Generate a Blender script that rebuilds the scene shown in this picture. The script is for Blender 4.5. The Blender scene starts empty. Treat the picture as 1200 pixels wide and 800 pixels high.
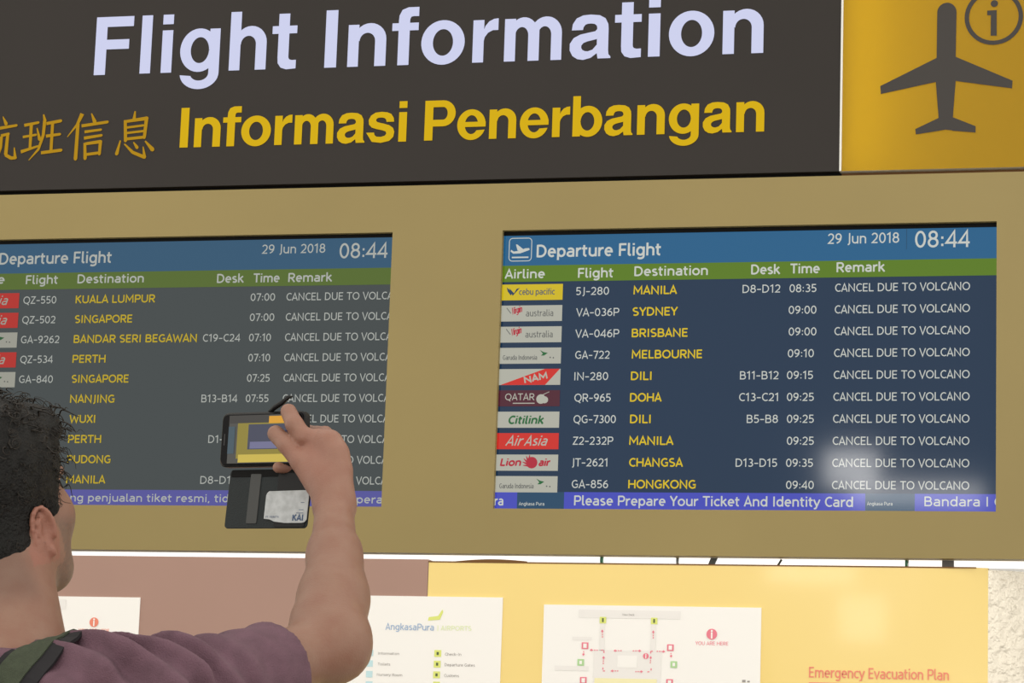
import bpy, bmesh, math, random
import numpy as np
from mathutils import Vector, Matrix
from mathutils.bvhtree import BVHTree
S = bpy.context.scene
COL = S.collection
rnd = random.Random(7)
PI = math.pi
# ------------------------------------------------------------------ camera
F_PX = 3200.0
CAM = np.array([0.0, 0.0, 1.33])
_r = np.array([0.97097971, 0.2368582, 0.03311482])
_u = np.array([0.00844332, -0.17232475, 0.98500401])
_f = np.array([-0.23901278, 0.95613931, 0.1693237])
cd = bpy.data.cameras.new('camera')
cd.sensor_width = 36.0
cd.lens = F_PX / 1200 * 36.0
cd.clip_end = 200
cam = bpy.data.objects.new('camera', cd)
cam.matrix_world = Matrix(((_r[0], _u[0], -_f[0], CAM[0]), (_r[1], _u[1], -_f[1], CAM[1]), (_r[2], _u[2], -_f[2], CAM[2]), (0, 0, 0, 1)))
COL.objects.link(cam)
S.camera = cam
# ------------------------------------------------------------------ world, light, exposure
world = bpy.data.worlds.new('world')
S.world = world
world.use_nodes = True
_bg = world.node_tree.nodes['Background']
_bg.inputs[0].default_value = (1.0, 0.95, 0.86, 1)
_bg.inputs[1].default_value = 1.32
S.view_settings.view_transform = 'Standard'
S.view_settings.look = 'None'
S.view_settings.gamma = 1
S.view_settings.use_curve_mapping = False
S.view_settings.exposure = 0.0

def area(name, loc, target, sx, sy, power, col):
    l = bpy.data.lights.new(name, 'AREA')
    l.shape = 'RECTANGLE'; l.size = sx; l.size_y = sy; l.energy = power; l.color = col
    o = bpy.data.objects.new(name, l)
    o.location = loc
    d = Vector(target) - Vector(loc)
    o.rotation_euler = d.to_track_quat('-Z', 'Y').to_euler()
    COL.objects.link(o)
    return o
# daylight from the open side of the hall, low and behind the photographer
area('hall_daylight', (2.5, -7.0, 0.9), (-1.0, 5.4, 1.2), 7.0, 1.6, 110, (1.0, 0.96, 0.9))

# lamps of the hall behind the photographer: the screens' glass and the glossy yellow panel mirror them
area('hall_lamp', (-2.00, -5.9, 3.48), (-1.0, 5.4, 2.0), .32, .22, 4.0, (1, .98, .95))
area('hall_lamp', (-1.60, -5.95, 3.33), (-1.0, 5.4, 2.0), .80, .14, 4.5, (1, .98, .95))
area('hall_lamp', (-1.93, -6.0, 2.56), (-1.0, 5.4, 1.7), .28, .28, 2.2, (1, .97, .9))
area('hall_lamp', (-2.25, -6.0, 2.83), (-1.0, 5.4, 1.7), .55, .10, 2.0, (1, .97, .9))

# ------------------------------------------------------------------ helpers
D = 5.4          # distance of the board front from the camera

def at(px, py, Y=D):
    """point on the vertical plane y = Y seen at photo pixel px, py"""
    d = _f * F_PX + _r * (px - 600) + _u * (400 - py)
    return CAM + d * Y / d[1]

def W(px, py):
    p = at(px, py); return (p[0], p[2])

def setp(o, label=None, cat=None, group=None, kind=None):
    if label: o['label'] = label
    if cat: o['category'] = cat
    if group: o['group'] = group
    if kind: o['kind'] = kind
    return o

def empty(name, loc, label, cat, group=None):
    o = bpy.data.objects.new(name, None)
    o.empty_display_size = .05
    o.location = loc
    COL.objects.link(o)
    return setp(o, label, cat, group)

def mobj(name, verts, faces, mat, parent=None, smooth=False, label=None):
    me = bpy.data.meshes.new(name)
    me.from_pydata([tuple(map(float, v)) for v in verts], [], [tuple(int(i) for i in f) for f in faces])
    me.validate(); me.update()
    if mat is not None: me.materials.append(mat)
    if smooth: me.polygons.foreach_set('use_smooth', [True] * len(me.polygons))
    o = bpy.data.objects.new(name, me)
    COL.objects.link(o)
    if parent is not None:
        o.parent = parent
        if parent.parent is None: o.matrix_parent_inverse = Matrix.Translation(parent.location).inverted()
    if label: o['label'] = label
    return o

class MB:
    def __init__(s): s.v = []; s.f = []; s.n = 0
    def add(s, vs, fs):
        n = len(s.v); s.v += [tuple(v) for v in vs]; s.f += [tuple(i + n for i in f) for f in fs]
    def box(s, x0, x1, y0, y1, z0, z1):
        s.add([(x0,y0,z0),(x1,y0,z0),(x1,y1,z0),(x0,y1,z0),(x0,y0,z1),(x1,y0,z1),(x1,y1,z1),(x0,y1,z1)],
              [(0,3,2,1),(4,5,6,7),(0,1,5,4),(1,2,6,5),(2,3,7,6),(3,0,4,7)])
    def quad(s, x0, x1, z0, z1, y):
        s.add([(x0,y,z0),(x1,y,z0),(x1,y,z1),(x0,y,z1)], [(0,1,2,3)])
    def lift(s, y):          # successive flat pieces of one print lie a hair above each other
        s.n += 1; return y - 1.2e-5*(s.n % 30)
    def poly(s, pts, y):
        y = s.lift(y)
        s.add([(p[0], y, p[1]) for p in pts], [tuple(range(len(pts)))])
    def strip(s, A, B, y):
        n = len(A); y = s.lift(y)
        s.add([(p[0], y, p[1]) for p in A] + [(p[0], y, p[1]) for p in B],
              [(i, i + 1, n + i + 1, n + i) for i in range(n - 1)])
    def disc(s, c, r, y, n=24, rz=None):
        rz = rz or r
        s.poly([(c[0] + r * math.cos(2*PI*i/n), c[1] + rz * math.sin(2*PI*i/n)) for i in range(n)], y)
    def ring(s, c, r0, r1, y, n=32):
        A = [(c[0] + r0*math.cos(2*PI*i/n), c[1] + r0*math.sin(2*PI*i/n)) for i in range(n + 1)]
        B = [(c[0] + r1*math.cos(2*PI*i/n), c[1] + r1*math.sin(2*PI*i/n)) for i in range(n + 1)]
        s.strip(A, B, y)
    def line(s, p, q, w0, w1, y):
        d = Vector((q[0]-p[0], q[1]-p[1])); 
        if d.length < 1e-9: return
        n = Vector((-d.y, d.x)).normalized()
        s.poly([(p[0]-n.x*w0/2, p[1]-n.y*w0/2), (q[0]-n.x*w1/2, q[1]-n.y*w1/2), (q[0]+n.x*w1/2, q[1]+n.y*w1/2), (p[0]+n.x*w0/2, p[1]+n.y*w0/2)], y)
    def tube(s, pts, rad, n=8, cap=True):
        pts = [Vector(p) for p in pts]
        if not hasattr(rad, '__len__'): rad = [rad] * len(pts)
        base = len(s.v); up = Vector((0.13, 0.21, 0.97)); prev = None
        for i, p in enumerate(pts):
            t = (pts[min(i+1, len(pts)-1)] - pts[max(i-1, 0)])
            t = t.normalized() if t.length > 1e-9 else Vector((0, 0, 1))
            if prev is None:
                a = t.cross(up)
                if a.length < .1: a = t.cross(Vector((1, 0, 0)))
            else: a = prev - t * prev.dot(t)
            a.normalize(); b = t.cross(a); prev = a
            for k in range(n):
                w = 2*PI*k/n
                s.v.append(tuple(p + (a*math.cos(w) + b*math.sin(w)) * rad[i]))
        for i in range(len(pts) - 1):
            for k in range(n):
                q = base + i*n; k2 = (k+1) % n
                s.f.append((q+k, q+k2, q+n+k2, q+n+k))
        if cap:
            s.f.append(tuple(base + k for k in range(n))[::-1])
            s.f.append(tuple(base + (len(pts)-1)*n + k for k in range(n)))
    def build(s, name, mat, parent=None, smooth=False, label=None):
        return mobj(name, s.v, s.f, mat, parent, smooth, label)

def lin(r, g, b):
    f = lambda c: (c/255/12.92) if c/255 <= .04045 else ((c/255+.055)/1.055)**2.4
    return (f(r), f(g), f(b), 1)

def mat(name, col, rough=.6, metal=0, noise=0, scale=20, bump=0, bscale=60, spec=.5, coat=0, emit=None, estr=0, var=None):
    m = bpy.data.materials.new(name); m.use_nodes = True
    nt = m.node_tree; b = nt.nodes['Principled BSDF']
    b.inputs['Base Color'].default_value = col
    b.inputs['Roughness'].default_value = rough
    b.inputs['Metallic'].default_value = metal
    b.inputs['Specular IOR Level'].default_value = spec
    if coat: b.inputs['Coat Weight'].default_value = coat; b.inputs['Coat Roughness'].default_value = .05
    tc = nt.nodes.new('ShaderNodeTexCoord')
    if noise or var:
        n = nt.nodes.new('ShaderNodeTexNoise'); n.inputs['Scale'].default_value = scale; n.inputs['Detail'].default_value = 5
        nt.links.new(tc.outputs['Object'], n.inputs['Vector'])
        mx = nt.nodes.new('ShaderNodeMix'); mx.data_type = 'RGBA'
        c2 = var or tuple(min(1, c*(1-noise)) for c in col[:3]) + (1,)
        mx.inputs['A'].default_value = col; mx.inputs['B'].default_value = c2
        rp = nt.nodes.new('ShaderNodeMapRange'); rp.inputs['From Min'].default_value = .35; rp.inputs['From Max'].default_value = .68
        nt.links.new(n.outputs['Fac'], rp.inputs['Value']); nt.links.new(rp.outputs['Result'], mx.inputs['Factor'])
        nt.links.new(mx.outputs['Result'], b.inputs['Base Color'])
    if bump:
        n2 = nt.nodes.new('ShaderNodeTexNoise'); n2.inputs['Scale'].default_value = bscale; n2.inputs['Detail'].default_value = 4
        nt.links.new(tc.outputs['Object'], n2.inputs['Vector'])
        bp = nt.nodes.new('ShaderNodeBump'); bp.inputs['Strength'].default_value = bump; bp.inputs['Distance'].default_value = .01
        nt.links.new(n2.outputs['Fac'], bp.inputs['Height']); nt.links.new(bp.outputs['Normal'], b.inputs['Normal'])
    if emit:
        b.inputs['Emission Color'].default_value = emit; b.inputs['Emission Strength'].default_value = estr
        m.cycles.emission_sampling = 'NONE'
    return m

def glow(name, c, s=1.0, rough=.08, base=(.004, .004, .005, 1), spec=.5):
    """pixels of a lit screen under its glass"""
    return mat(name, base, rough=rough, emit=c, estr=s, spec=spec)

# ------------------------------------------------------------------ lettering
# even stroke lettering: each character is (advance, centre lines of its strokes), capitals 1 high, lower case .72
def arc(cx, cy, rx, ry, a0, a1, n=11):
    return [(cx + rx*math.cos(math.radians(a0+(a1-a0)*i/(n-1))), cy + ry*math.sin(math.radians(a0+(a1-a0)*i/(n-1)))) for i in range(n)]

def stroke_glyph(c):
    lo, hi, xh = .065, .935, .665
    bowl = lambda x0, x1, y0, y1: [(x0, y1)] + arc(x1 - .16, (y0+y1)/2, .16, (y1-y0)/2, 90, -90, 9) + [(x0, y0)]
    round_ = lambda cx, rx: arc(cx, (lo+xh)/2, rx, (xh-lo)/2, 0, 360, 21)
    G = {
     'A': (.62, [[(.05,0),(.31,.97),(.57,0)], [(.13,.3),(.49,.3)]]),
     'B': (.64, [[(.11,0),(.11,1)], bowl(.11,.5,.52,hi), bowl(.11,.55,lo,.52)]),
     'C': (.6, [arc(.38,.5,.28,.435,52,308,19)]),
     'D': (.7, [[(.11,0),(.11,1)], [(.11,hi)] + arc(.29,.5,.31,.435,90,-90,15) + [(.11,lo)]]),
     'E': (.56, [[(.11,0),(.11,1)], [(.11,hi),(.5,hi)], [(.11,.51),(.46,.51)], [(.11,lo),(.5,lo)]]),
     'F': (.54, [[(.11,0),(.11,1)], [(.11,hi),(.5,hi)], [(.11,.49),(.46,.49)]]),
     'G': (.69, [arc(.38,.5,.28,.435,52,318,19) + [(.59,.2),(.59,.46),(.4,.46)]]),
     'H': (.71, [[(.11,0),(.11,1)], [(.6,0),(.6,1)], [(.11,.51),(.6,.51)]]),
     'I': (.29, [[(.145,0),(.145,1)]]),
     'J': (.36, [[(.24,1),(.24,.1)] + arc(.08,.1,.16,.2,0,-80,7)]),
     'K': (.62, [[(.11,0),(.11,1)], [(.53,1),(.14,.5)], [(.23,.6),(.56,0)]]),
     'L': (.52, [[(.11,0),(.11,1)], [(.11,lo),(.49,lo)]]),
     'M': (.84, [[(.11,0),(.13,.95),(.42,.3),(.71,.95),(.73,0)]]),
     'N': (.73, [[(.11,0),(.11,.94),(.61,.06),(.61,1)]]),
     'O': (.76, [arc(.38,.5,.3,.435,0,360,25)]),
     'P': (.61, [[(.11,0),(.11,1)], bowl(.11,.54,.44,hi)]),
     'Q': (.76, [arc(.38,.5,.3,.435,0,360,25), [(.42,.05),(.62,-.14)]]),
     'R': (.63, [[(.11,0),(.11,1)], bowl(.11,.53,.46,hi), [(.3,.46),(.56,0)]]),
     'S': (.57, [arc(.29,.715,.2,.22,48,180,9) + [(.11,.62),(.2,.53),(.38,.46),(.47,.37)] + arc(.27,.275,.21,.21,15,-135,10)]),
     'T': (.58, [[(.02,hi),(.56,hi)], [(.29,hi),(.29,0)]]),
     'U': (.7, [[(.11,1),(.11,.33)] + arc(.35,.33,.24,.265,180,360,11) + [(.59,1)]]),
     'V': (.6, [[(.04,1),(.3,.03),(.56,1)]]),
     'W': (.9, [[(.05,1),(.24,.05),(.45,.8),(.66,.05),(.85,1)]]),
     'X': (.6, [[(.05,0),(.54,1)], [(.06,1),(.55,0)]]),
     'Y': (.58, [[(.04,1),(.29,.45),(.54,1)], [(.29,.45),(.29,0)]]),
     'Z': (.56, [[(.06,hi),(.48,hi),(.08,lo),(.51,lo)]]),
     '0': (.58, [arc(.29,.5,.2,.435,0,360,21)]),
     '1': (.42, [[(.06,.78),(.26,.94),(.26,0)]]),
     '2': (.56, [arc(.27,.69,.19,.245,160,-20,9) + [(.4,.45),(.1,lo),(.49,lo)]]),
     '3': (.55, [arc(.25,.72,.18,.215,130,-90,9), arc(.25,.285,.21,.22,90,-140,10)]),
     '4': (.58, [[(.42,0),(.42,.94),(.06,.27),(.54,.27)]]),
     '5': (.55, [[(.46,hi),(.14,hi),(.12,.53)] + arc(.25,.32,.21,.255,85,-135,11)]),
     '6': (.57, [arc(.29,.32,.19,.255,0,360,17), [(.42,hi),(.25,.82),(.13,.6),(.1,.36)]]),
     '7': (.53, [[(.05,hi),(.46,hi),(.2,0)]]),
     '8': (.58, [arc(.29,.73,.165,.205,0,360,15), arc(.29,.3,.2,.235,0,360,15)]),
     '9': (.57, [arc(.28,.68,.19,.255,0,360,17), [(.15,lo),(.32,.18),(.44,.4),(.47,.64)]]),
     '-': (.46, [[(.06,.42),(.4,.42)]]),
     ':': (.26, [[(.13,.08),(.13,.22)], [(.13,.5),(.13,.64)]]),
     '.': (.24, [[(.12,0),(.12,.13)]]),
     ',': (.24, [[(.13,.12),(.08,-.12)]]),
     '|': (.3, [[(.15,-.15),(.15,1.05)]]),
     ' ': (.3, []),
     'a': (.56, [[(.12,.62)] + arc(.27,.5,.18,.165,100,0,7) + [(.45,0)], [(.45,.40),(.26,.39)] + arc(.25,.225,.16,.16,90,270,9) + [(.34,.07),(.45,.16)]]),
     'b': (.6, [[(.11,0),(.11,1.03)], arc(.31,.365,.2,.3,0,360,19)]),
     'c': (.5, [arc(.31,.365,.22,.3,50,310,15)]),
     'd': (.6, [[(.49,0),(.49,1.03)], arc(.29,.365,.2,.3,0,360,19)]),
     'e': (.57, [[(.1,.37),(.48,.37)] + arc(.29,.365,.19,.3,5,310,17)]),
     'f': (.36, [[(.15,0),(.15,.8)] + arc(.3,.8,.15,.17,180,95,6), [(.02,.64),(.33,.64)]]),
     'g': (.6, [arc(.29,.365,.2,.3,0,360,19), [(.49,.72),(.49,-.05)] + arc(.29,-.05,.2,.17,0,-140,8)]),
     'h': (.59, [[(.11,0),(.11,1.03)], [(.11,.45)] + arc(.29,.46,.19,.2,150,0,8) + [(.48,0)]]),
     'i': (.25, [[(.125,0),(.125,.72)], [(.125,.86),(.125,1.0)]]),
     'j': (.26, [[(.13,.72),(.13,-.08),(.09,-.2),(-.02,-.22)], [(.13,.86),(.13,1.0)]]),
     'k': (.53, [[(.11,0),(.11,1.03)], [(.45,.72),(.14,.36)], [(.22,.44),(.49,0)]]),
     'l': (.28, [[(.11,1.03),(.11,.14),(.16,.07),(.25,.07)]]),
     'm': (.9, [[(.11,0),(.11,.72)], [(.11,.47)] + arc(.28,.47,.17,.19,150,0,8) + [(.45,0)], [(.45,.47)] + arc(.62,.47,.17,.19,150,0,8) + [(.79,0)]]),
     'n': (.59, [[(.11,0),(.11,.72)], [(.11,.45)] + arc(.29,.46,.19,.2,150,0,8) + [(.48,0)]]),
     'o': (.6, [arc(.3,.365,.22,.3,0,360,19)]),
     'p': (.6, [[(.11,-.25),(.11,.72)], arc(.31,.365,.2,.3,0,360,19)]),
     'q': (.6, [[(.49,-.25),(.49,.72)], arc(.29,.365,.2,.3,0,360,19)]),
     'r': (.4, [[(.11,0),(.11,.72)], [(.11,.43),(.18,.58),(.28,.655),(.38,.655)]]),
     's': (.48, [arc(.25,.52,.15,.15,45,190,7) + [(.2,.4),(.32,.34)] + arc(.24,.2,.16,.14,35,-145,9)]),
     't': (.38, [[(.15,.92),(.15,.2)] + arc(.28,.2,.13,.14,180,280,6), [(.02,.65),(.34,.65)]]),
     'u': (.59, [[(.11,.72),(.11,.27)] + arc(.3,.27,.19,.205,180,360,9) + [(.49,.72)], [(.49,.3),(.49,0)]]),
     'v': (.52, [[(.04,.72),(.26,.04),(.48,.72)]]),
     'w': (.78, [[(.04,.72),(.21,.05),(.39,.6),(.57,.05),(.74,.72)]]),
     'x': (.5, [[(.04,0),(.46,.72)], [(.04,.72),(.46,0)]]),
     'y': (.52, [[(.04,.72),(.27,.04)], [(.48,.72),(.2,-.15),(.05,-.2)]]),
     'z': (.48, [[(.06,.655),(.41,.655),(.07,.065),(.43,.065)]]),
    }
    return G.get(c, G[' '])
_cache = {}
def ribbon(path, w):
    """two edges of a stroke of width w along a path, mitred"""
    A, B = [], []; n = len(path)
    for i, p in enumerate(path):
        a = path[max(i-1, 0)]; b = path[min(i+1, n-1)]
        closed = n > 8 and math.hypot(path[0][0]-path[-1][0], path[0][1]-path[-1][1]) < 1e-6
        if closed and i in (0, n-1): a = path[-2]; b = path[1]
        d0 = Vector((p[0]-a[0], p[1]-a[1])); d1 = Vector((b[0]-p[0], b[1]-p[1]))
        if d0.length < 1e-9: d0 = d1
        if d1.length < 1e-9: d1 = d0
        d0.normalize(); d1.normalize()
        t = d0 + d1
        if t.length < .1: t = d0
        t.normalize(); k = min(2.2, 1/max(.3, t.dot(d0)))
        nx, ny = -t.y*w/2*k, t.x*w/2*k
        A.append((p[0]+nx, p[1]+ny)); B.append((p[0]-nx, p[1]-ny))
    return A, B

def word(mb, s, x0, x1, z, cap, y, bold=0.0, slant=0.0, rot=0.0):
    """a word fitted between x0 and x1 on baseline z; bold adds to the stroke width"""
    w = .125 + bold; pen = 0; S_ = []
    for ch in s:
        if ch not in _cache: _cache[ch] = stroke_glyph(ch)
        a, paths = _cache[ch]
        for p in paths: S_.append([(q[0] + pen, q[1]) for q in p])
        pen += a
    xs = [q[0] for p in S_ for q in p]; a = min(xs) - w/2; b = max(xs) + w/2
    kx = (x1 - x0)/(b - a); kz = cap
    g = kz/kx          # keep the stroke width even when the word is condensed
    for p in S_:
        A, B = ribbon([((q[0]-a)/g, q[1]) for q in p], w)
        t = lambda q: ((q[0]*kz + q[1]*kz*slant)*math.cos(rot) - q[1]*kz*math.sin(rot) + x0, z + (q[0]*kz + q[1]*kz*slant)*math.sin(rot) + q[1]*kz*math.cos(rot))
        mb.strip([t(q) for q in A], [t(q) for q in B], y)

def el(cx, cy, rx, ry, a0, a1, n=14):
    return [(cx + rx*math.cos(math.radians(a0+(a1-a0)*i/(n-1))), cy + ry*math.sin(math.radians(a0+(a1-a0)*i/(n-1)))) for i in range(n)]

def glyph(ch):
    """heavy grotesque capitals and lower case: (advance, [polygon | (stripA, stripB)])"""
    R = lambda x0, x1, y0, y1: [(x0,y0),(x1,y0),(x1,y1),(x0,y1)]
    X = .525
    arch = lambda x: [(el(x+.175, .335, .205, .205, 0, 165), el(x+.142, .315, .098, .105, 0, 180)), R(x+.24, x+.38, 0, .34)]
    if ch == 'F': return .61, [R(.07,.22,0,.72), R(.07,.57,.595,.72), R(.07,.52,.315,.435)]
    if ch == 'I': return .29, [R(.065,.215,0,.72)]
    if ch == 'P': return .66, [R(.07,.22,0,.72), R(.2,.4,.6,.72), R(.2,.4,.25,.37), (el(.4,.485,.225,.235,90,-90), el(.4,.485,.08,.115,90,-90))]
    if ch == 'l': return .28, [R(.07,.21,0,.72)]
    if ch == 'i': return .28, [R(.07,.21,0,X), R(.07,.21,.6,.72)]
    if ch == 'n': return .61, [R(.065,.2,0,X)] + arch(.165)
    if ch == 'h': return .61, [R(.065,.205,0,.72)] + arch(.165)
    if ch == 'm': 
        a = [(el(.3,.335,.175,.205,10,165), el(.275,.315,.08,.105,0,180)), R(.355,.49,0,.41)]
        b = [(el(.575,.335,.19,.205,0,150), el(.555,.315,.08,.105,0,180)), R(.635,.765,0,.34)]
        return .83, [R(.065,.2,0,X)] + a + b
    if ch == 'r': return .39, [R(.065,.2,0,X), ([(.19,.38),(.215,.45),(.26,.505),(.32,.535),(.375,.54)], [(.19,.22),(.21,.31),(.25,.365),(.31,.395),(.375,.395)])]
    if ch == 'o': return .61, [(el(.305,.265,.27,.277,0,360,40), el(.305,.265,.125,.165,0,360,40))]
    if ch == 'b': return .62, [R(.065,.2,0,.72), (el(.335,.265,.25,.277,150,-150,34), el(.325,.265,.12,.165,180,-180,34))]
    if ch == 'g': return .62, [R(.42,.555,-.02,X), (el(.285,.265,.25,.268,30,330,34), el(.295,.265,.12,.16,0,360,34)),
                               (el(.30,-.02,.255,.195,0,-175,20), el(.3,-.02,.12,.09,0,-160,20))]
    if ch == 'f': return .34, [R(.085,.225,0,.57), R(.005,.335,.43,X), ([(.085,.55),(.09,.62),(.125,.69),(.2,.72),(.335,.72)], [(.225,.55),(.227,.575),(.24,.6),(.27,.607),(.335,.605)])]
    if ch == 't': return .34, [R(.085,.225,.13,.675), R(.005,.325,.43,X), ([(.085,.15),(.09,.07),(.13,.015),(.2,-.008),(.325,0)], [(.225,.15),(.227,.13),(.24,.112),(.27,.103),(.325,.105)])]
    if ch == 'e': return .57, [(el(.285,.265,.255,.277,0,340,40), el(.285,.265,.118,.17,8,322,40)), R(.12,.54,.225,.315)]
    if ch == 's': return .55, [([(.505,.36),(.495,.43),(.45,.5),(.38,.53),(.28,.542),(.17,.53),(.09,.48),(.05,.4),(.06,.32),(.11,.265),(.2,.235),(.3,.212),(.36,.19),(.375,.155),(.35,.115),(.28,.095),(.2,.1),(.165,.13),(.155,.175)],
                               [(.37,.36),(.362,.40),(.335,.428),(.3,.438),(.26,.44),(.215,.435),(.185,.41),(.185,.385),(.2,.365),(.24,.35),(.32,.33),(.42,.3),(.49,.25),(.515,.18),(.5,.09),(.43,.02),(.28,-.012),(.12,.01),(.015,.175)])]
    if ch == 'a': return .57, [([(.055,.355),(.065,.43),(.11,.5),(.19,.535),(.28,.542),(.39,.53),(.46,.49),(.495,.42),(.5,.36)], [(.19,.355),(.197,.39),(.22,.42),(.25,.43),(.29,.432),(.33,.425),(.355,.405),(.362,.38),(.362,.34)]),
                               [(.362,.36),(.362,.08),(.375,.0),(.53,0),(.53,.02),(.505,.05),(.5,.1),(.5,.36)],
                               ([(.362,.36),(.34,.335),(.27,.322),(.16,.3),(.08,.26),(.035,.19),(.035,.11),(.07,.04),(.13,0),(.2,-.012),(.29,.01),(.37,.07)],
                                [(.362,.24),(.345,.235),(.30,.225),(.245,.213),(.2,.195),(.175,.165),(.175,.135),(.19,.11),(.22,.095),(.255,.092),(.31,.11),(.362,.17)])]
    return .28, []

def heavy(mb, s, x0, x1, z, cap, y, track=0.0):
    x = 0; lay = []
    for ch in s:
        a, g = glyph(ch); lay.append((x, g)); x += a + track
    xs = [p[0] + ox for ox, g in lay for e in g for p in (e if isinstance(e, list) else e[0] + e[1])]
    a, b = min(xs), max(xs); k = (x1-x0)/(b-a); kz = cap/.72
    for ox, g in lay:
        t = lambda p: (x0 + (p[0]+ox-a)*k, z + p[1]*kz)
        for e in g:
            if isinstance(e, list): mb.poly([t(p) for p in e], y)
            else: mb.strip([t(p) for p in e[0]], [t(p) for p in e[1]], y)

# ------------------------------------------------------------------ materials
M_cab = mat('beige_cabinet_paint', (.315, .243, .088, 1), rough=.55, noise=.10, scale=1.3, bump=.02, bscale=25)
M_pink = mat('mauve_brown_panel', (.42, .255, .205, 1), rough=.4, noise=.10, scale=1.2)
M_yel = mat('glossy_yellow_panel', (.97, .74, .25, 1), rough=.22, noise=.05, scale=1.0, coat=.3, bump=.03, bscale=9)
M_foil = mat('crinkled_clear_film', (.88, .82, .70, 1), rough=.12, metal=.25, bump=1.0, bscale=55, coat=1.0)
M_dark = mat('dark_sign_face', lin(48, 44, 42), rough=.65, spec=.3, noise=.08, scale=2)
M_black = mat('black_bezel', (.004, .004, .004, 1), rough=.6, spec=.12)
M_blackrub = mat('black_phone_shell', (.006, .006, .007, 1), rough=.4, spec=.25)
M_white = mat('white_wall_paint', (.8, .79, .76, 1), rough=.8, noise=.05, scale=2)
M_floor = mat('grey_terrazzo_floor', (.36, .34, .31, 1), rough=.25, noise=.25, scale=60)
M_paper = mat('white_poster_paper', (.98, .97, .95, 1), rough=.35)
M_silver = mat('silver_edge', (.75, .75, .72, 1), rough=.4, metal=.3)
M_green = mat('green_cable', (.02, .16, .08, 1), rough=.5)
M_wood = mat('brown_edge', (.17, .07, .008, 1), rough=.6)
M_letterw = glow('backlit_white_lettering', lin(212, 216, 248), .86)
M_lettery = glow('backlit_yellow_lettering', lin(226, 184, 0), .86, rough=.6, spec=.1)
M_kanji = glow('yellow_thin_lettering', lin(205, 155, 10), .70, rough=.6, spec=.1)

# ------------------------------------------------------------------ the setting
wall_y = D + .42
m = MB(); m.box(-9, 5, -9.0, 8, -.1, 0); o = m.build('floor', M_floor); setp(o, kind='structure')
m = MB(); m.box(-9, 5, wall_y, wall_y + .15, 0, 5); o = m.build('wall_back', M_white); setp(o, kind='structure')

# ------------------------------------------------------------------ display cabinet (beige box with two screen openings)
ZT = at(600, 213)[2] - .0; ZT = 2.562 + .06
ZB = 1.7865 + .06
XL, XR = -3.30, .35
R0 = (-1.3781, -.3614, 1.8795 + .06, 2.4616 + .06)       # right opening
L0 = (-2.634, -1.6169, 1.8815 + .06, 2.4621 + .06)       # left opening
cab = empty('display_cabinet', (-1.5, D + .2, ZB), 'long beige cabinet that frames both flight displays, under the dark sign', 'cabinet')
m = MB()
xs = [XL, L0[0], L0[1], R0[0], R0[1], XR]
zsL = (L0[2], L0[3]); zsR = (R0[2], R0[3])
dep = .014
def vwall(x, z0, z1, y0, y1): m.add([(x,y0,z0),(x,y1,z0),(x,y1,z1),(x,y0,z1)], [(0,1,2,3)])
def hwall(z, x0, x1, y0, y1): m.add([(x0,y0,z),(x1,y0,z),(x1,y1,z),(x0,y1,z)], [(0,1,2,3)])
m.quad(xs[0], xs[1], ZB, ZT, D); m.quad(xs[2], xs[3], ZB, ZT, D); m.quad(xs[4], xs[5], ZB, ZT, D)
m.quad(xs[1], xs[2], ZB, L0[2], D); m.quad(xs[1], xs[2], L0[3], ZT, D)
m.quad(xs[3], xs[4], ZB, R0[2], D); m.quad(xs[3], xs[4], R0[3], ZT, D)
for q in (L0, R0):
    vwall(q[0], q[2], q[3], D, D + dep); vwall(q[1], q[2], q[3], D, D + dep)
    hwall(q[2], q[0], q[1], D, D + dep); hwall(q[3], q[0], q[1], D, D + dep)
m.build('front_panel', M_cab, cab)
m = MB()
m.add([(XL,D,ZB),(XR,D,ZB),(XR,wall_y-.03,ZB),(XL,wall_y-.03,ZB)], [(0,1,2,3)])
m.add([(XL,D,ZT),(XR,D,ZT),(XR,wall_y-.03,ZT),(XL,wall_y-.03,ZT)], [(0,1,2,3)])
m.add([(XL,D,ZB),(XL,wall_y-.03,ZB),(XL,wall_y-.03,ZT),(XL,D,ZT)], [(0,1,2,3)])
m.add([(XR,D,ZB),(XR,wall_y-.03,ZB),(XR,wall_y-.03,ZT),(XR,D,ZT)], [(0,1,2,3)])
m.build('casing', M_cab, cab)

# ------------------------------------------------------------------ the two flight displays
YS = D + dep + .001
def gl(n, c, k): return glow(n, lin(*c), k, rough=.06, spec=.3)
def screen_mats(t, k, dimt):
    return dict(bg=gl('screen_navy' + t, (0, 54, 90), .58) if t == '_near' else gl('screen_navy' + t, (70, 80, 82), .62), head=gl('screen_blue' + t, (8, 98, 146), .78*k),  # far display: reflected haze is painted into its grey background glow
                grn=gl('screen_green' + t, (92, 130, 0), .78*k), txt=gl('screen_white_text' + t, (228, 232, 224), .68*dimt),
                yel=gl('screen_yellow_text' + t, (238, 206, 0), .74*dimt), tick=gl('screen_violet' + t, (70, 80, 205), .72*k),
                teal=gl('screen_teal' + t, (20, 82, 120), .6*k), plate=gl('screen_logo_white' + t, (205, 205, 190), .66*k),
                red=gl('screen_logo_red' + t, (225, 40, 30), .75*k), ylw=gl('screen_logo_yellow' + t, (222, 196, 10), .8*k),
                plum=gl('screen_logo_plum' + t, (92, 20, 48), .6*k), green=gl('screen_logo_green' + t, (20, 120, 60), .6*k),
                grey=gl('screen_logo_grey' + t, (120, 122, 118), .6*k), crim=gl('screen_logo_crimson' + t, (205, 30, 60), .65*k),
                navy=gl('screen_logo_blue' + t, (30, 70, 110), .6*k))
MR = screen_mats('_near', 1.0, 1.0)
ML = screen_mats('_far', .72, .72)
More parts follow.
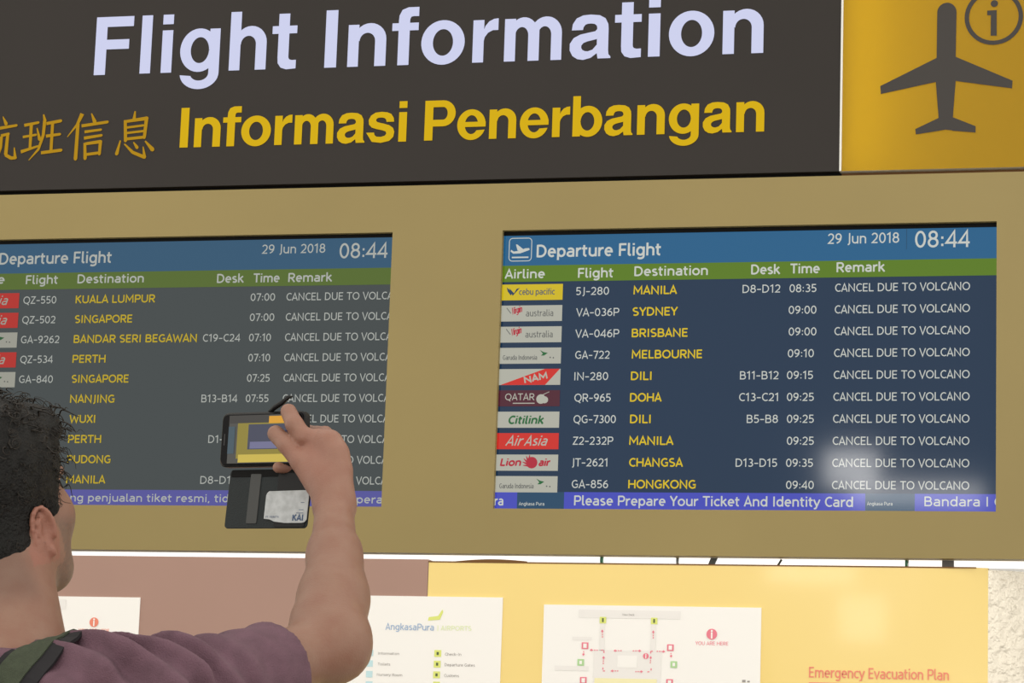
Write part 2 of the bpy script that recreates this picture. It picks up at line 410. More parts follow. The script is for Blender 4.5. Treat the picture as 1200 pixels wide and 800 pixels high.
ML['head'] = gl('screen_blue_hazed', (38, 94, 130), .66); ML['tick'] = gl('screen_violet_hazed', (92, 92, 178), .66); ML['grn'] = gl('screen_green_hazed', (94, 122, 34), .62)  # left bands: reflected haze mixed into their emission colours

def logo(parent, kind, x0, x1, z0, z1, mm):
    w = x1 - x0; h = z1 - z0; X = lambda t: x0 + w*t; Z = lambda t: z0 + h*t
    base = {'gold': 'ylw', 'script': 'red', 'plum': 'plum'}.get(kind, 'plate')
    p = MB(); p.quad(x0, x1, z0, z1, YS - .0012); o = p.build('airline_logo', mm[base], parent)
    y = YS - .0018
    def sub(name, key, fn, label=None):
        q = MB(); fn(q); q.build(name, mm[key], o, label=label)
    if kind == 'gold':
        o['label'] = 'yellow logo tile reading cebu pacific'
        sub('logo_lettering', 'grey', lambda q: word(q, 'cebu pacific', X(.30), X(.88), Z(.33), h*.4, y, .03))
        def bird(q):
            q.poly([(X(.10),Z(.82)),(X(.2),Z(.5)),(X(.17),Z(.3)),(X(.12),Z(.55))], y)
            q.poly([(X(.14),Z(.78)),(X(.22),Z(.45)),(X(.31),Z(.78)),(X(.26),Z(.72)),(X(.2),Z(.28))], y)
        sub('logo_bird', 'navy', bird)
    elif kind == 'aus':
        o['label'] = 'white logo tile reading australia in faint grey'
        sub('logo_lettering', 'grey', lambda q: word(q, 'australia', X(.42), X(.86), Z(.3), h*.42, y, -.005))
        def vir(q):
            word(q, 'Virgin', X(.19), X(.36), Z(.42), h*.42, y, .015, slant=.3, rot=.25)
        sub('logo_script', 'crim', vir)
        sub('logo_tail', 'grey', lambda q: q.line((X(.11), Z(.85)), (X(.18), Z(.5)), w*.012, w*.012, y))
    elif kind == 'garuda':
        o['label'] = 'white logo tile with small lettering and a green bird'
        sub('logo_lettering', 'grey', lambda q: word(q, 'Garuda Indonesia', X(.07), X(.62), Z(.24), h*.3, y, .01))
        def bird(q):
            q.poly([(X(.66),Z(.85)),(X(.72),Z(.72)),(X(.79),Z(.66)),(X(.73),Z(.5)),(X(.68),Z(.5)),(X(.71),Z(.62))], y)
        sub('logo_bird', 'green', bird)
        sub('logo_dot', 'grey', lambda q: (q.disc((X(.83), Z(.38)), h*.05, y, 8), q.disc((X(.88), Z(.36)), h*.05, y, 8)))
    elif kind == 'nam':
        o['label'] = 'white logo tile crossed by a red band reading NAM'
        sub('logo_band', 'red', lambda q: q.poly([(X(.04),Z(0)),(X(.75),Z(1)),(X(.99),Z(1)),(X(.76),Z(0))], y))
        sub('logo_lettering', 'plate', lambda q: word(q, 'NAM', X(.42), X(.82), Z(.10), h*.38, y - .0005, .14, rot=.2))
    elif kind == 'plum':
        o['label'] = 'dark plum logo tile reading QATAR'
        sub('logo_lettering', 'plate', lambda q: (word(q, 'QATAR', X(.12), X(.60), Z(.38), h*.42, y, .01), q.quad(X(.25), X(.6), Z(.16), Z(.22), y)))
        def oryx(q):
            q.disc((X(.70), Z(.45)), h*.3, y, 14); q.disc((X(.76), Z(.4)), h*.22, y, 12)
            q.line((X(.72), Z(.7)), (X(.83), Z(.9)), w*.012, w*.008, y)
        sub('logo_emblem', 'plate', oryx)
    elif kind == 'citi':
        o['label'] = 'white logo tile reading Citilink in green italics'
        sub('logo_lettering', 'green', lambda q: word(q, 'Citilink', X(.17), X(.76), Z(.24), h*.5, y, .1, slant=.2))
    elif kind == 'script':
        o['label'] = 'red logo tile reading Air Asia in white script'
        sub('logo_lettering', 'plate', lambda q: (word(q, 'Air', X(.14), X(.42), Z(.22), h*.62, y, .01, slant=.35), word(q, 'Asia', X(.44), X(.80), Z(.22), h*.62, y, .01, slant=.35)))
    elif kind == 'lion':
        o['label'] = 'white logo tile reading Lion air around a red lion head disc'
        sub('logo_lettering', 'crim', lambda q: word(q, 'Lion', X(.06), X(.41), Z(.3), h*.45, y, .12, slant=.2))
        sub('logo_lettering', 'crim', lambda q: word(q, 'air', X(.68), X(.88), Z(.3), h*.45, y, .12, slant=.2))
        def head(q):
            q.disc((X(.58), Z(.5)), h*.36, y, 16)
            for a in range(5):
                t = 2.0 + a*.45
                q.line((X(.57)+h*.3*math.cos(t), Z(.5)+h*.3*math.sin(t)), (X(.56)+h*.5*math.cos(t-.3), Z(.5)+h*.48*math.sin(t-.3)), h*.12, h*.04, y)
        sub('logo_lion_head', 'crim', head)
    return o

def WS(px, py):
    p = at(px, py, YS); return (p[0], p[2])

def display(opn, mm, rx, bl0, bl9, xref, P, label):
    """opn: visible opening; rx: full panel x range; P: everything written on it"""
    x0, x1 = rx; z0, z1 = opn[2], opn[3]
    t = empty('flight_display', ((x0+x1)/2, YS + .03, z0), label, 'display', 'flight displays in the beige cabinet')
    m = MB(); m.box(x0 - .012, x1 + .012, YS + .002, YS + .06, z0 - .012, z1 + .012); m.build('housing', M_black, t)
    m = MB(); m.quad(x0, x1, z0 - .004, z1 + .002, YS); m.build('screen', mm['bg'], t)
    zt = P['ztop']; 
    m = MB(); m.quad(x0, x1, zt, z1 + .004, YS - .0016); m.build('top_bezel', M_black, t)
    m = MB(); m.quad(x0, x1, P['zg1'], zt, YS - .0008); m.build('title_band', mm['head'], t, label='blue title band')
    m = MB(); m.quad(x0, x1, P['zg0'], P['zg1'], YS - .0008); m.build('heading_band', mm['grn'], t, label='green column heading band')
    for (a, b) in P['tick']:
        m = MB(); m.quad(WS(a, 587)[0], WS(b, 587)[0], z0 - .004, P['ztk'], YS - .0008); m.build('ticker_band', mm['tick'], t, label='violet ticker band')
    for (a, b) in P['teal']:
        m = MB(); m.quad(WS(a, 587)[0], WS(b, 587)[0], z0 - .004, P['ztk'], YS - .0008); m.build('ticker_gap', mm['teal'], t)
    y = YS - .0014
    for (s, a, b, py, cap, bold, nm) in P['heads']:
        m = MB(); xa, z = WS(a, py); xb = WS(b, py)[0]
        word(m, s, xa, xb, z, cap/(F_PX/5.6), y, bold*2.6); m.build(nm, mm['txt'], t)
    n = 10
    for r in range(n):
        z = bl0 + (bl9-bl0)*r/9
        pyr = 345 + 24.8*r
        for (s, a, b, kind) in P['rows'][r]:
            m = MB(); xa = WS(a, pyr)[0]; xb = WS(b, pyr)[0]
            if kind == 'y':
                word(m, s, xa, xb, z, P['cap']*1.03, y, .05); m.build('destination_text', mm['yel'], t, label='yellow destination name %s' % s.title())
            else:
                word(m, s, xa, xb, z, P['cap'], y, .0)
                m.build('remark_text' if s == V else 'time_text' if ':' in s else 'desk_text' if s[:1] in 'BCD' and '-' in s else 'flight_number', mm['txt'], t)
        if r < len(P['logos']):
            la, lb = P['lx'][0] - P['lx'][2]*r, P['lx'][1] - P['lx'][2]*r
            zc = z + P['lz']
            logo(t, P['logos'][r], WS(la, pyr)[0], WS(lb, pyr)[0], zc - P['lh']/2, zc + P['lh']/2, mm)
    return t

V = 'CANCEL DUE TO VOLCANO'
# per row text of the right display: px extents measured on the photograph
rr = [('5J-280', 675, 714, 'MANILA', 742, 794, 'D8-D12', 870, 915, '08:35', 925, 957),
      ('VA-036P', 675, 726, 'SYDNEY', 741, 795, None, 0, 0, '09:00', 924, 957),
      ('VA-046P', 674, 726, 'BRISBANE', 740, 807, None, 0, 0, '09:00', 924, 957),
      ('GA-722', 674, 715, 'MELBOURNE', 740, 824, None, 0, 0, '09:10', 923, 954),
      ('IN-280', 673, 713, 'DILI', 739, 764, 'B11-B12', 867, 913, '09:15', 922, 953),
      ('QR-965', 673, 716, 'DOHA', 738, 776, 'C13-C21', 866, 912, '09:25', 922, 954),
      ('QG-7300', 672, 722, 'DILI', 738, 763, 'B5-B8', 875, 912, '09:25', 922, 954),
      ('Z2-232P', 671, 719, 'MANILA', 737, 790, None, 0, 0, '09:25', 922, 954),
      ('JT-2621', 670, 712, 'CHANGSA', 737, 801, 'D13-D15', 862, 911, '09:35', 921, 953),
      ('GA-856', 670, 713, 'HONGKONG', 736, 816, None, 0, 0, '09:40', 921, 954)]
rowsR = []
for i, r in enumerate(rr):
    e = [(r[0], r[1], r[2], 'w'), (r[3], r[4], r[5], 'y'), (r[9], r[10], r[11], 'w'), (V, 978.5 - .4*i, 1137 - .1*i, 'w')]
    if r[6]: e.append((r[6], r[7], r[8], 'w'))
    rowsR.append(e)
zb = lambda px, py: WS(px, py)[1]
PR = dict(ztop=zb(880, 271.3), zg1=zb(880, 307), zg0=zb(880, 326.5), ztk=zb(880, 577.5),
          tick=[(560, 606), (661, 1014), (1072, 1180)], teal=[(606, 661), (1014, 1072)], cap=.0168,
          heads=[('Departure Flight', 628.5, 776, 301.5, 15, .016, 'title_text'), ('29 Jun 2018', 970, 1054, 286, 12.5, 0, 'date_text'),
                 ('08:44', 1072, 1138, 290.5, 20, 0, 'clock_text'), ('Airline', 591, 639, 326.5, 11, .018, 'heading_text'),
                 ('Flight', 677, 720, 325.5, 11.5, .018, 'heading_text'), ('Destination', 743, 830, 323.5, 11.5, .018, 'heading_text'),
                 ('Desk', 880, 915, 321.5, 11.5, .018, 'heading_text'), ('Time', 925, 961, 320.5, 11.5, .018, 'heading_text'),
                 ('Remark', 980, 1038, 319, 11.5, .018, 'heading_text'),
                 ('Please Prepare Your Ticket And Identity Card', 672.5, 1000, 592, 11.5, .012, 'ticker_text'),
                 ('Bandara I G', 1083, 1176, 593, 11.0, .006, 'ticker_text'), ('ra', 579, 590, 592, 11, .012, 'ticker_text'),
                 ('Angkasa Pura', 608, 638, 592, 4, 0, 'ticker_logo'), ('Angkasa Pura', 1016, 1046, 592, 4, 0, 'ticker_logo')],
          rows=rowsR, logos=['gold', 'aus', 'aus', 'garuda', 'nam', 'plum', 'citi', 'script', 'lion', 'garuda'],
          lx=(586.5, 659.5, .68), lz=.0075, lh=.0335)
dispR = display(R0, MR, (R0[0] - .0, R0[1] + .0), zb(1055, 341), zb(1055, 573.5), 1055, PR,
                'right flight display, fully visible, listing Manila to Hongkong cancelled departures')
# plane icon and clock divider of the right display
m = MB(); y = YS - .0014
def rr_outline(mb, x0, x1, z0, z1, r, w, y):
    A = []; B = []
    for (cx, cz, a0) in ((x1-r, z1-r, 0), (x0+r, z1-r, 90), (x0+r, z0+r, 180), (x1-r, z0+r, 270)):
        for k in range(6):
            a = math.radians(a0 + 18*k); A.append((cx + r*math.cos(a), cz + r*math.sin(a))); B.append((cx + (r-w)*math.cos(a), cz + (r-w)*math.sin(a)))
    mb.strip(A + A[:1], B + B[:1], y)
xa, za = WS(596, 306.5); xb, zb2 = WS(624, 278.5)
rr_outline(m, xa, xb, za, zb2, .008, .0016, y)
w = xb - xa; X = lambda t: xa + w*t; Z = lambda t: za + (zb2-za)*t
m.quad(X(.14), X(.86), Z(.14), Z(.20), y)
m.poly([(X(.08), Z(.42)), (X(.2), Z(.33)), (X(.5), Z(.34)), (X(.9), Z(.48)), (X(.88), Z(.56)), (X(.7), Z(.55)), (X(.5), Z(.46)), (X(.22), Z(.42)), (X(.1), Z(.5))], y)
m.poly([(X(.38), Z(.46)), (X(.3), Z(.72)), (X(.36), Z(.72)), (X(.62), Z(.52)), (X(.55), Z(.44))], y)
m.build('departure_icon', MR['txt'], dispR, label='white outlined icon of a plane taking off')
m = MB(); q0 = WS(1062, 292); q1 = WS(1063, 268); m.quad(q0[0], q0[0] + .0012, q0[1], q1[1], y); m.build('clock_divider', MR['teal'], dispR)

lt = [('QZ-550', 28, 67, 'KUALA LUMPUR', 89, 183, None, 0, 0, '07:00', 294, 323),
      ('QZ-502', 26.5, 66, 'SINGAPORE', 88, 156.5, None, 0, 0, '07:00', 293, 322),
      ('GA-9262', 25, 70.5, 'BANDAR SERI BEGAWAN', 86.5, 231.5, 'C19-C24', 238, 282.5, '07:10', 292, 318),
      ('QZ-534', 24, 63, 'PERTH', 85, 124.5, None, 0, 0, '07:10', 291, 317),
      ('GA-840', 22.5, 62.5, 'SINGAPORE', 84, 152, None, 0, 0, '07:25', 289.5, 316.5),
      (None, 0, 0, 'NANJING', 82, 135, 'B13-B14', 236, 279, '07:55', 288, 315),
      (None, 0, 0, 'WUXI', 81, 112, None, 0, 0, None, 0, 0),
      (None, 0, 0, 'PERTH', 79.5, 119, 'D1-D3', 244, 277, None, 0, 0),
      (None, 0, 0, 'PUDONG', 78.5, 130, None, 0, 0, None, 0, 0),
      (None, 0, 0, 'MANILA', 77, 124, 'D8-D12', 234.5, 278, None, 0, 0)]
rowsL = []
for i, r in enumerate(lt):
    e = [(V, 336 - .93*i, 478.5 - .9*i, 'w'), (r[3], r[4], r[5], 'y')]
    if r[0]: e.append((r[0], r[1], r[2], 'w'))
    if r[6]: e.append((r[6], r[7], r[8], 'w'))
    if r[9]: e.append((r[9], r[10], r[11], 'w'))
    rowsL.append(e)
PL = dict(ztop=zb(300, 281), zg1=zb(300, 316), zg0=zb(300, 335.5), ztk=zb(300, 574.5),
          tick=[(-100, 520)], teal=[], cap=.0165,
          heads=[('Departure Flight', -1, 132, 310, 14.5, .014, 'title_text'), ('29 Jun 2018', 307, 381.5, 297.5, 11.5, 0, 'date_text'),
                 ('08:44', 397.5, 455.5, 303, 19, 0, 'clock_text'), ('Airline', -42, 6, 333, 11, .018, 'heading_text'),
                 ('Flight', 30, 69, 333, 11, .018, 'heading_text'), ('Destination', 90.5, 169, 332, 11, .018, 'heading_text'),
                 ('Desk', 254, 286.5, 331.5, 11, .018, 'heading_text'), ('Time', 296, 328, 331, 11, .018, 'heading_text'),
                 ('Remark', 337.5, 390, 330.5, 11, .018, 'heading_text'),
                 ('ng penjualan tiket resmi, tidak', 82, 285, 587.3, 9.5, .012, 'ticker_text'), ('operar', 408, 456, 589.5, 9.5, .012, 'ticker_text')],
          rows=rowsL, logos=['script', 'script', 'garuda', 'script', 'garuda'],
          lx=(-48, 23, 1.25), lz=.0075, lh=.0335)
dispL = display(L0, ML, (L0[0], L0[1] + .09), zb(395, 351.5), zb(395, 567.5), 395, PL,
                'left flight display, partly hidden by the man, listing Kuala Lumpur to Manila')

# ------------------------------------------------------------------ illuminated sign above the cabinet
sgz0 = 2.5715 + .06; sgz1 = 3.42; xd = at(986, 100)[0]
sign = empty('overhead_sign', (-1.5, D + .1, sgz0), 'dark grey backlit sign reading Flight Information above the cabinet', 'sign')
m = MB(); m.box(XL, xd - .002, D, D + .12, sgz0, sgz1); m.build('dark_face', M_dark, sign, label='dark grey sign face')
m = MB(); m.box(xd - .002, xd + .0022, D - .002, D + .12, sgz0, sgz1); m.build('divider_strip', M_silver, sign, label='thin pale strip between dark and yellow faces')
m = MB(); m.box(XL, xd, D + .02, D + .11, ZT + .0005, sgz0 - .0002); m.build('gap_shade_strip', M_black, sign, label='black shadow gap strip')  # shade in the gap below the sign, painted as a black strip
m = MB(); m.box(xd + .0005, XR, D + .02, D + .11, ZT + .0005, sgz0 - .0002); m.build('gap_shade_strip', M_wood, sign, label='brown strip painting the yellow lit gap under the yellow face')  # same gap: yellow light falling into it is painted as brown
yl = D - .0012
for (s, a, b, py, ph) in (('Flight', 110, 346.5, (88, 80.5), 67.5), ('Information', 380, 894.5, (79.7, 62), 67)):
    xa, z_a = W(a, py[0]); xb, z_b = W(b, py[1])
    m = MB(); heavy(m, s, xa, xb, (z_a+z_b)/2, (W(a, py[0]-ph)[1]-z_a), yl, .0)
    m.build('title_lettering', M_letterw, sign, label='large white word %s' % s)
for (s, a, b, py, ph) in (('Informasi', 210.5, 476, (173.5, 165.5), 46.3), ('Penerbangan', 497, 895.5, (164.5, 154.5), 46.5)):
    xa, z_a = W(a, py[0]); xb, z_b = W(b, py[1])
    m = MB(); heavy(m, s, xa, xb, (z_a+z_b)/2, (W(a, py[0]-ph)[1]-z_a), yl, -.03)
    m.build('subtitle_lettering', M_lettery, sign, label='yellow word %s' % s)
# four brush style characters, strokes given on a 6x enlargement of the board
KS = [[(22,160,45,212,6,26),(0,242,118,222,22,18),(-160,250,-60,180,10,14),(8,295,62,282,20,20),(12,300,6,380,22,20),(6,380,-22,470,20,8),(56,288,42,425,22,26),(40,430,80,452,22,24),(78,452,112,450,24,20),(108,450,102,380,24,8),
       (-95,190,-110,240,22,10),(-140,230,-130,470,20,22),(-140,240,-60,228,20,20),(-58,228,-62,460,22,22),(-175,345,-20,325,20,20),(-105,265,-92,300,10,22),(-105,375,-92,410,10,22)],
      [(172,222,272,202,22,18),(222,215,212,385,24,20),(162,304,255,288,18,16),(148,408,268,368,24,14),(262,240,280,320,8,24),(308,145,318,190,10,24),(316,190,306,290,24,22),(306,290,272,390,22,18),(272,390,205,466,18,6),
       (328,210,430,190,22,22),(372,205,360,400,22,22),(325,298,424,284,22,18),(290,415,432,396,22,22)],
      [(580,140,545,215,30,20),(545,215,476,302,18,6),(550,210,532,458,24,26),(645,138,668,198,8,28),(575,226,758,198,22,20),(596,268,712,252,20,16),(592,312,716,292,22,18),(598,345,600,455,20,24),(600,352,710,336,20,24),(708,336,700,425,24,20),(600,428,704,414,20,20)],
      [(952,122,945,175,10,24),(882,185,884,330,22,24),(885,195,1035,172,20,26),(1032,172,1016,308,26,22),(890,238,1010,222,16,16),(890,276,1010,262,16,16),(888,318,1016,304,20,20),(848,328,822,422,10,26),(876,352,935,412,10,22),(935,412,1018,446,22,24),(1018,446,1008,374,24,8),(940,340,966,378,8,24),(1022,332,1074,392,10,30)]]
kx = 6.0
for ch in KS:
    m = MB()
    for (a, b, c, d, w0, w1) in ch:
        p = W(a/kx, 110 + b/kx); q = W(c/kx, 110 + d/kx); s = 5.6/F_PX/kx
        m.line(p, q, w0*s*1.1, w1*s*1.1, yl)
        m.disc(q, w1*s*.5, yl - .0002, 8)
    m.build('character_lettering', M_kanji, sign, label='yellow brush style character')
# yellow backlit end of the sign: a translucent face with a real lamp behind its left edge
ysign = empty('yellow_sign', (.0, D + .1, sgz0), 'yellow backlit pictogram sign with a dark aeroplane, right of the dark sign', 'sign')
mt = bpy.data.materials.new('translucent_yellow_face'); mt.use_nodes = True
nt = mt.node_tree; pb = nt.nodes['Principled BSDF']; pb.inputs['Base Color'].default_value = (.27, .18, .012, 1); pb.inputs['Roughness'].default_value = .5; pb.inputs['Specular IOR Level'].default_value = .15
tr = nt.nodes.new('ShaderNodeBsdfTranslucent'); tr.inputs[0].default_value = (.32, .19, .0, 1)
ad = nt.nodes.new('ShaderNodeAddShader'); nt.links.new(pb.outputs[0], ad.inputs[0]); nt.links.new(tr.outputs[0], ad.inputs[1])
nt.links.new(ad.outputs[0], nt.nodes['Material Output'].inputs[0])
x0 = xd + .0025
m = MB(); m.quad(x0, XR, sgz0, sgz1, D); m.build('yellow_face', mt, ysign)
m = MB()
m.add([(x0,D+.0005,sgz0),(XR,D+.0005,sgz0),(XR,D+.12,sgz0),(x0,D+.12,sgz0)], [(0,1,2,3)]); m.add([(x0,D+.0005,sgz1),(XR,D+.0005,sgz1),(XR,D+.12,sgz1),(x0,D+.12,sgz1)], [(0,1,2,3)])
m.add([(XR,D+.0005,sgz0),(XR,D+.12,sgz0),(XR,D+.12,sgz1),(XR,D+.0005,sgz1)], [(0,1,2,3)]); m.quad(x0, XR, sgz0, sgz1, D + .12)
m.build('light_box', M_white, ysign)
area('sign_lamp', (x0 + .006, D + .07, (sgz0+sgz1)/2 - .12), (x0 + .3, D + .01, (sgz0+sgz1)/2 - .12), .04, .6, .30, (1, .95, .8))
M_icon = mat('dark_pictogram', lin(52, 48, 46), rough=.6)
def pp(l): return [W(800 + a/3, b/3) for a, b in l]
m = MB(); yi = D - .0012
cx, cz = W(800 + 929/3, 44/3)
half = 33.5/3*5.55/F_PX
m.poly([(cx + half*math.cos(math.radians(a)), cz + 1.05*half*math.sin(math.radians(a))) for a in range(0, 181, 12)] + pp([(893, 205), (960, 205)])[0:2], yi)
m.poly(pp([(893,200),(960,200),(962,285),(890,288)]), yi)
m.poly(pp([(893,204),(893,288),(697,331),(695,303)]), yi)
m.poly(pp([(960,200),(1160,284),(1158,311),(960,285)]), yi)
m.poly(pp([(890,286),(960,284),(950,415),(950,459),(925,456),(900,460),(900,415)]), yi)
m.poly(pp([(900,415),(902,460),(820,473),(818,454)]), yi)
m.poly(pp([(949,412),(1030,444),(1030,466),(949,460)]), yi)
m.build('aeroplane_pictogram', M_icon, ysign, label='dark aeroplane seen from above, nose up')
m = MB(); c = W(800 + 1094/3, 60/3); rad = 101/3*5.55/F_PX
m.ring(c, rad, rad*.85, yi, 40); m.disc(W(800 + 1096/3, 13/3), rad*.125, yi, 16)
m.poly(pp([(1071,38),(1104,36),(1104,126),(1083,126),(1084,54),(1071,54)]), yi)
m.build('information_pictogram', M_icon, ysign, label='dark letter i in a ring')

# ------------------------------------------------------------------ lower panels
PZ = 1.7705 + .06; xsplit = at(502, 660)[0]; xcol = at(1150, 700)[0]
low = empty('lower_panel', (-1.2, D + .1, 0), 'brown and glossy yellow wall panel under the cabinet carrying the posters', 'wall panel')
m = MB(); m.box(XL, xsplit, D, D + .03, 0, PZ + .003); m.build('brown_panel', M_pink, low, label='mauve brown panel')
# yellow sheet: flat, then bending back round the corner column; clear film crinkles on the bend
def bent(x0, x1, zt, t=0.0):
    P_ = []
    n = 24
    for i in range(n + 1):
        x = x0 + (x1-x0)*i/n
        d_ = max(0, x - (xcol - .07))
        P_.append((x, D + 2.4*d_*d_ - t))
    return P_
P_ = bent(xsplit + .001, xcol + .012, PZ)
m = MB(); v = []; f = []
for i, (x, y_) in enumerate(P_): v += [(x, y_, 0), (x, y_, PZ - .0005)]
f = [(2*i, 2*i+2, 2*i+3, 2*i+1) for i in range(len(P_)-1)]
m.add(v, f); m.add([(p[0], p[1] + .03, p[2]) for p in v], f)
m.add([v[2*i+1] for i in range(len(P_))] + [(v[2*i+1][0], v[2*i+1][1]+.03, v[2*i+1][2]) for i in range(len(P_))], [(i, i+1, len(P_)+i+1, len(P_)+i) for i in range(len(P_)-1)])
m.build('yellow_panel', M_yel, low, smooth=True, label='glossy yellow panel')
m = MB(); v = []; n = 40
for i in range(n + 1):
    x = xcol + .012 + .30*i/n; s = (x - xcol + .07)
    y_ = D + 2.4*s*s
    v += [(x, y_ if s < .2 else D + .096 + (s-.2)*.9, 0), (x, y_ if s < .2 else D + .096 + (s-.2)*.9, PZ - .004)]
m.add(v, [(2*i, 2*i+2, 2*i+3, 2*i+1) for i in range(n)])
m.build('corner_film', M_foil, low, smooth=True, label='crinkled silvery film on the rounded corner')
m = MB(); m.box(xsplit, xcol - .01, D - .0008, D + .0, PZ - .0030, PZ - .0004); m.build('top_edge', M_wood, low, label='thin brown top edge')
m = MB()
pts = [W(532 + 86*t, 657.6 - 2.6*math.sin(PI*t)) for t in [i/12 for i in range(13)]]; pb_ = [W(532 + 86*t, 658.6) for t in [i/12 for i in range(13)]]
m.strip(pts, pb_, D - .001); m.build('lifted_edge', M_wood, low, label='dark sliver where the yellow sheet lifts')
M_redp = mat('red_print', (.88, .26, .17, 1), rough=.4)
m = MB(); a = W(948, 793.5); b = W(1112, 797.0); word(m, 'Emergency Evacuation Plan', a[0], b[0], (a[1]+b[1])/2, 12.2*5.5/F_PX, D - .001, .0)
m.build('panel_lettering', M_redp, low, label='red words Emergency Evacuation Plan')
m = MB(); a = W(948, 799.3); b = W(1113, 799); m.quad(a[0], b[0], a[1] - .002, a[1] + .0002, D - .001); m.build('panel_underline', M_redp, low)

# tubes glowing in the slot between cabinet and panel
M_tube = mat('lit_fluorescent_tube', (.9, .9, .9, 1), rough=.3, emit=(1, .98, .95, 1), estr=.95)
M_cap = mat('tube_cap', (.05, .06, .06, 1), rough=.4)
tz = (PZ + ZB)/2 + .002
ends = [-2.9, at(60, 650)[0], at(700, 650)[0], at(789, 650)[0], at(1060, 650)[0], .3]
nm = ['behind the man', 'above the plain brown panel', 'above the middle poster', 'above the evacuation plan', 'above the red lettering']
nm = ['lit white tube in the slot above the brown panel, behind the head', 'lit white tube in the slot over the middle poster', 'short lit white tube in the slot over the evacuation plan',
      'lit white tube in the slot over the right part of the yellow panel', 'lit white tube in the slot at the crinkled corner']
for i in range(5):
    t = empty('fluorescent_tube', ((ends[i]+ends[i+1])/2, D + .05, tz), nm[i], 'lamp', 'tubes in the slot under the cabinet')
    m = MB(); m.tube([(ends[i] + .004, D + .05, tz), (ends[i+1] - .004, D + .05, tz)], .0085, 12); m.build('tube', M_tube, t, smooth=True)
    cw_ = .0015 if i == 2 else .003
    m = MB(); m.tube([(ends[i+1] - cw_, D + .05, tz), (ends[i+1] + .0005, D + .05, tz)], .0088, 12); m.build('end_cap', M_green if i in (1, 3) else M_cap, t)
batten = MB(); batten.box(-2.95, .33, D + .064, D + .09, tz - .02, ZB - .004); o = batten.build('tube_batten', M_white)
setp(o, 'white batten behind the glowing tubes in the slot under the cabinet', 'lamp fitting')
m = MB(); a = at(1109, 655)[0]; m.box(a - .011, a + .012, D + .031, D + .037, PZ - .1, ZB - .001); o = m.build('bracket', mat('grey_bracket', (.12, .12, .13, 1)))
setp(o, 'grey upright bracket in the slot beside the crinkled corner', 'bracket')
m = MB(); m.add([(at(822,650)[0], D+.03, PZ-.02), (at(829,650)[0], D+.03, PZ-.02), (at(838,650)[0], D+.03, ZB-.001), (at(830,650)[0], D+.03, ZB-.001),
                 (at(822,650)[0], D+.034, PZ-.02), (at(829,650)[0], D+.034, PZ-.02), (at(838,650)[0], D+.034, ZB-.001), (at(830,650)[0], D+.034, ZB-.001)],
                [(0,1,2,3), (7,6,5,4), (0,4,5,1), (1,5,6,2), (2,6,7,3), (3,7,4,0)])
o = m.build('brace', M_cap); setp(o, 'dark slanting brace in the slot above the middle of the evacuation plan poster', 'brace')
m = MB(); m.tube([(at(901, 655)[0], D + .036, PZ - .02), (at(913, 655)[0], D + .036, ZB - .002)], .0022, 8)
o = m.build('brace', M_cap); setp(o, 'thin dark slanting brace in the slot above the right edge of the evacuation plan poster', 'brace')

# ------------------------------------------------------------------ posters
YP = D - .003
def sheet(x0, x1, zt, zb_, label, loc):
    t = empty('poster', ((x0+x1)/2, YP, zb_), label, 'poster', None)
    m = MB(); m.box(x0, x1, YP, D - .0003, zb_, zt); m.build('paper', M_paper, t); return t
def col(n, c): return mat(n, c, rough=.4)
M_g1 = col('pale_grey_print', (.90, .885, .87, 1)); M_g2 = col('grey_print', (.35, .33, .32, 1)); M_lime = col('lime_print', (.78, .85, .22, 1))
M_bluep = col('blue_print', (.36, .50, .72, 1)); M_cyan = col('pale_cyan_print', (.58, .82, .88, 1)); M_limep = col('pale_lime_print', (.78, .88, .50, 1))
M_pinkr = col('pink_red_print', (.86, .22, .30, 1)); M_grnp = col('green_print', (.45, .72, .35, 1)); M_dkp = col('dark_print', (.10, .14, .05, 1)); M_pyel = col('pale_yellow_print', (.95, .90, .55, 1))
yp = YP - .0006
def R_(mb, x0, y0, x1, y1, y=None):
    a = W(x0, (y0+y1)/2); b = W(x1, (y0+y1)/2); z0 = W((x0+x1)/2, y1)[1]; z1 = W((x0+x1)/2, y0)[1]
    mb.quad(a[0], b[0], z0, z1, y or yp)
def T_(mb, s, x0, x1, py0, py1, cap, bold=0, y=None):
    a = W(x0, py0); b = W(x1, py1); word(mb, s, a[0], b[0], (a[1]+b[1])/2, cap*5.55/F_PX, y or yp, bold)
def here(parent, px, py, r, ms, ml):
    c = W(px, py); rr_ = r*5.55/F_PX
    m = MB(); m.disc(c, rr_, yp-.0006, 24); m.build('location_disc', ms, parent, label='red disc with a white figure')
    m = MB(); m.quad(c[0]-rr_*.15, c[0]+rr_*.15, c[1]-rr_*.8, c[1]+rr_*.35, yp-.001); m.disc((c[0], c[1]+rr_*.6), rr_*.2, yp-.001, 10); m.build('location_figure', M_paper, parent)
# left poster behind the man
x0 = at(40, 700)[0]; x1 = at(165, 700)[0]
p1 = sheet(x0 - .1, x1, at(165, 700)[2], .95, 'white poster on the brown panel, half hidden behind the neck and shoulder', None)
here(p1, 111, 729, 5.8, M_redp, None)
m = MB(); T_(m, 'YOU ARE HERE', 92.5, 129, 740.5, 741, 4.2, .0); m.build('poster_lettering', M_redp, p1)
m = MB(); R_(m, 66, 702, 78, 714); m.build('poster_square', M_g1, p1)
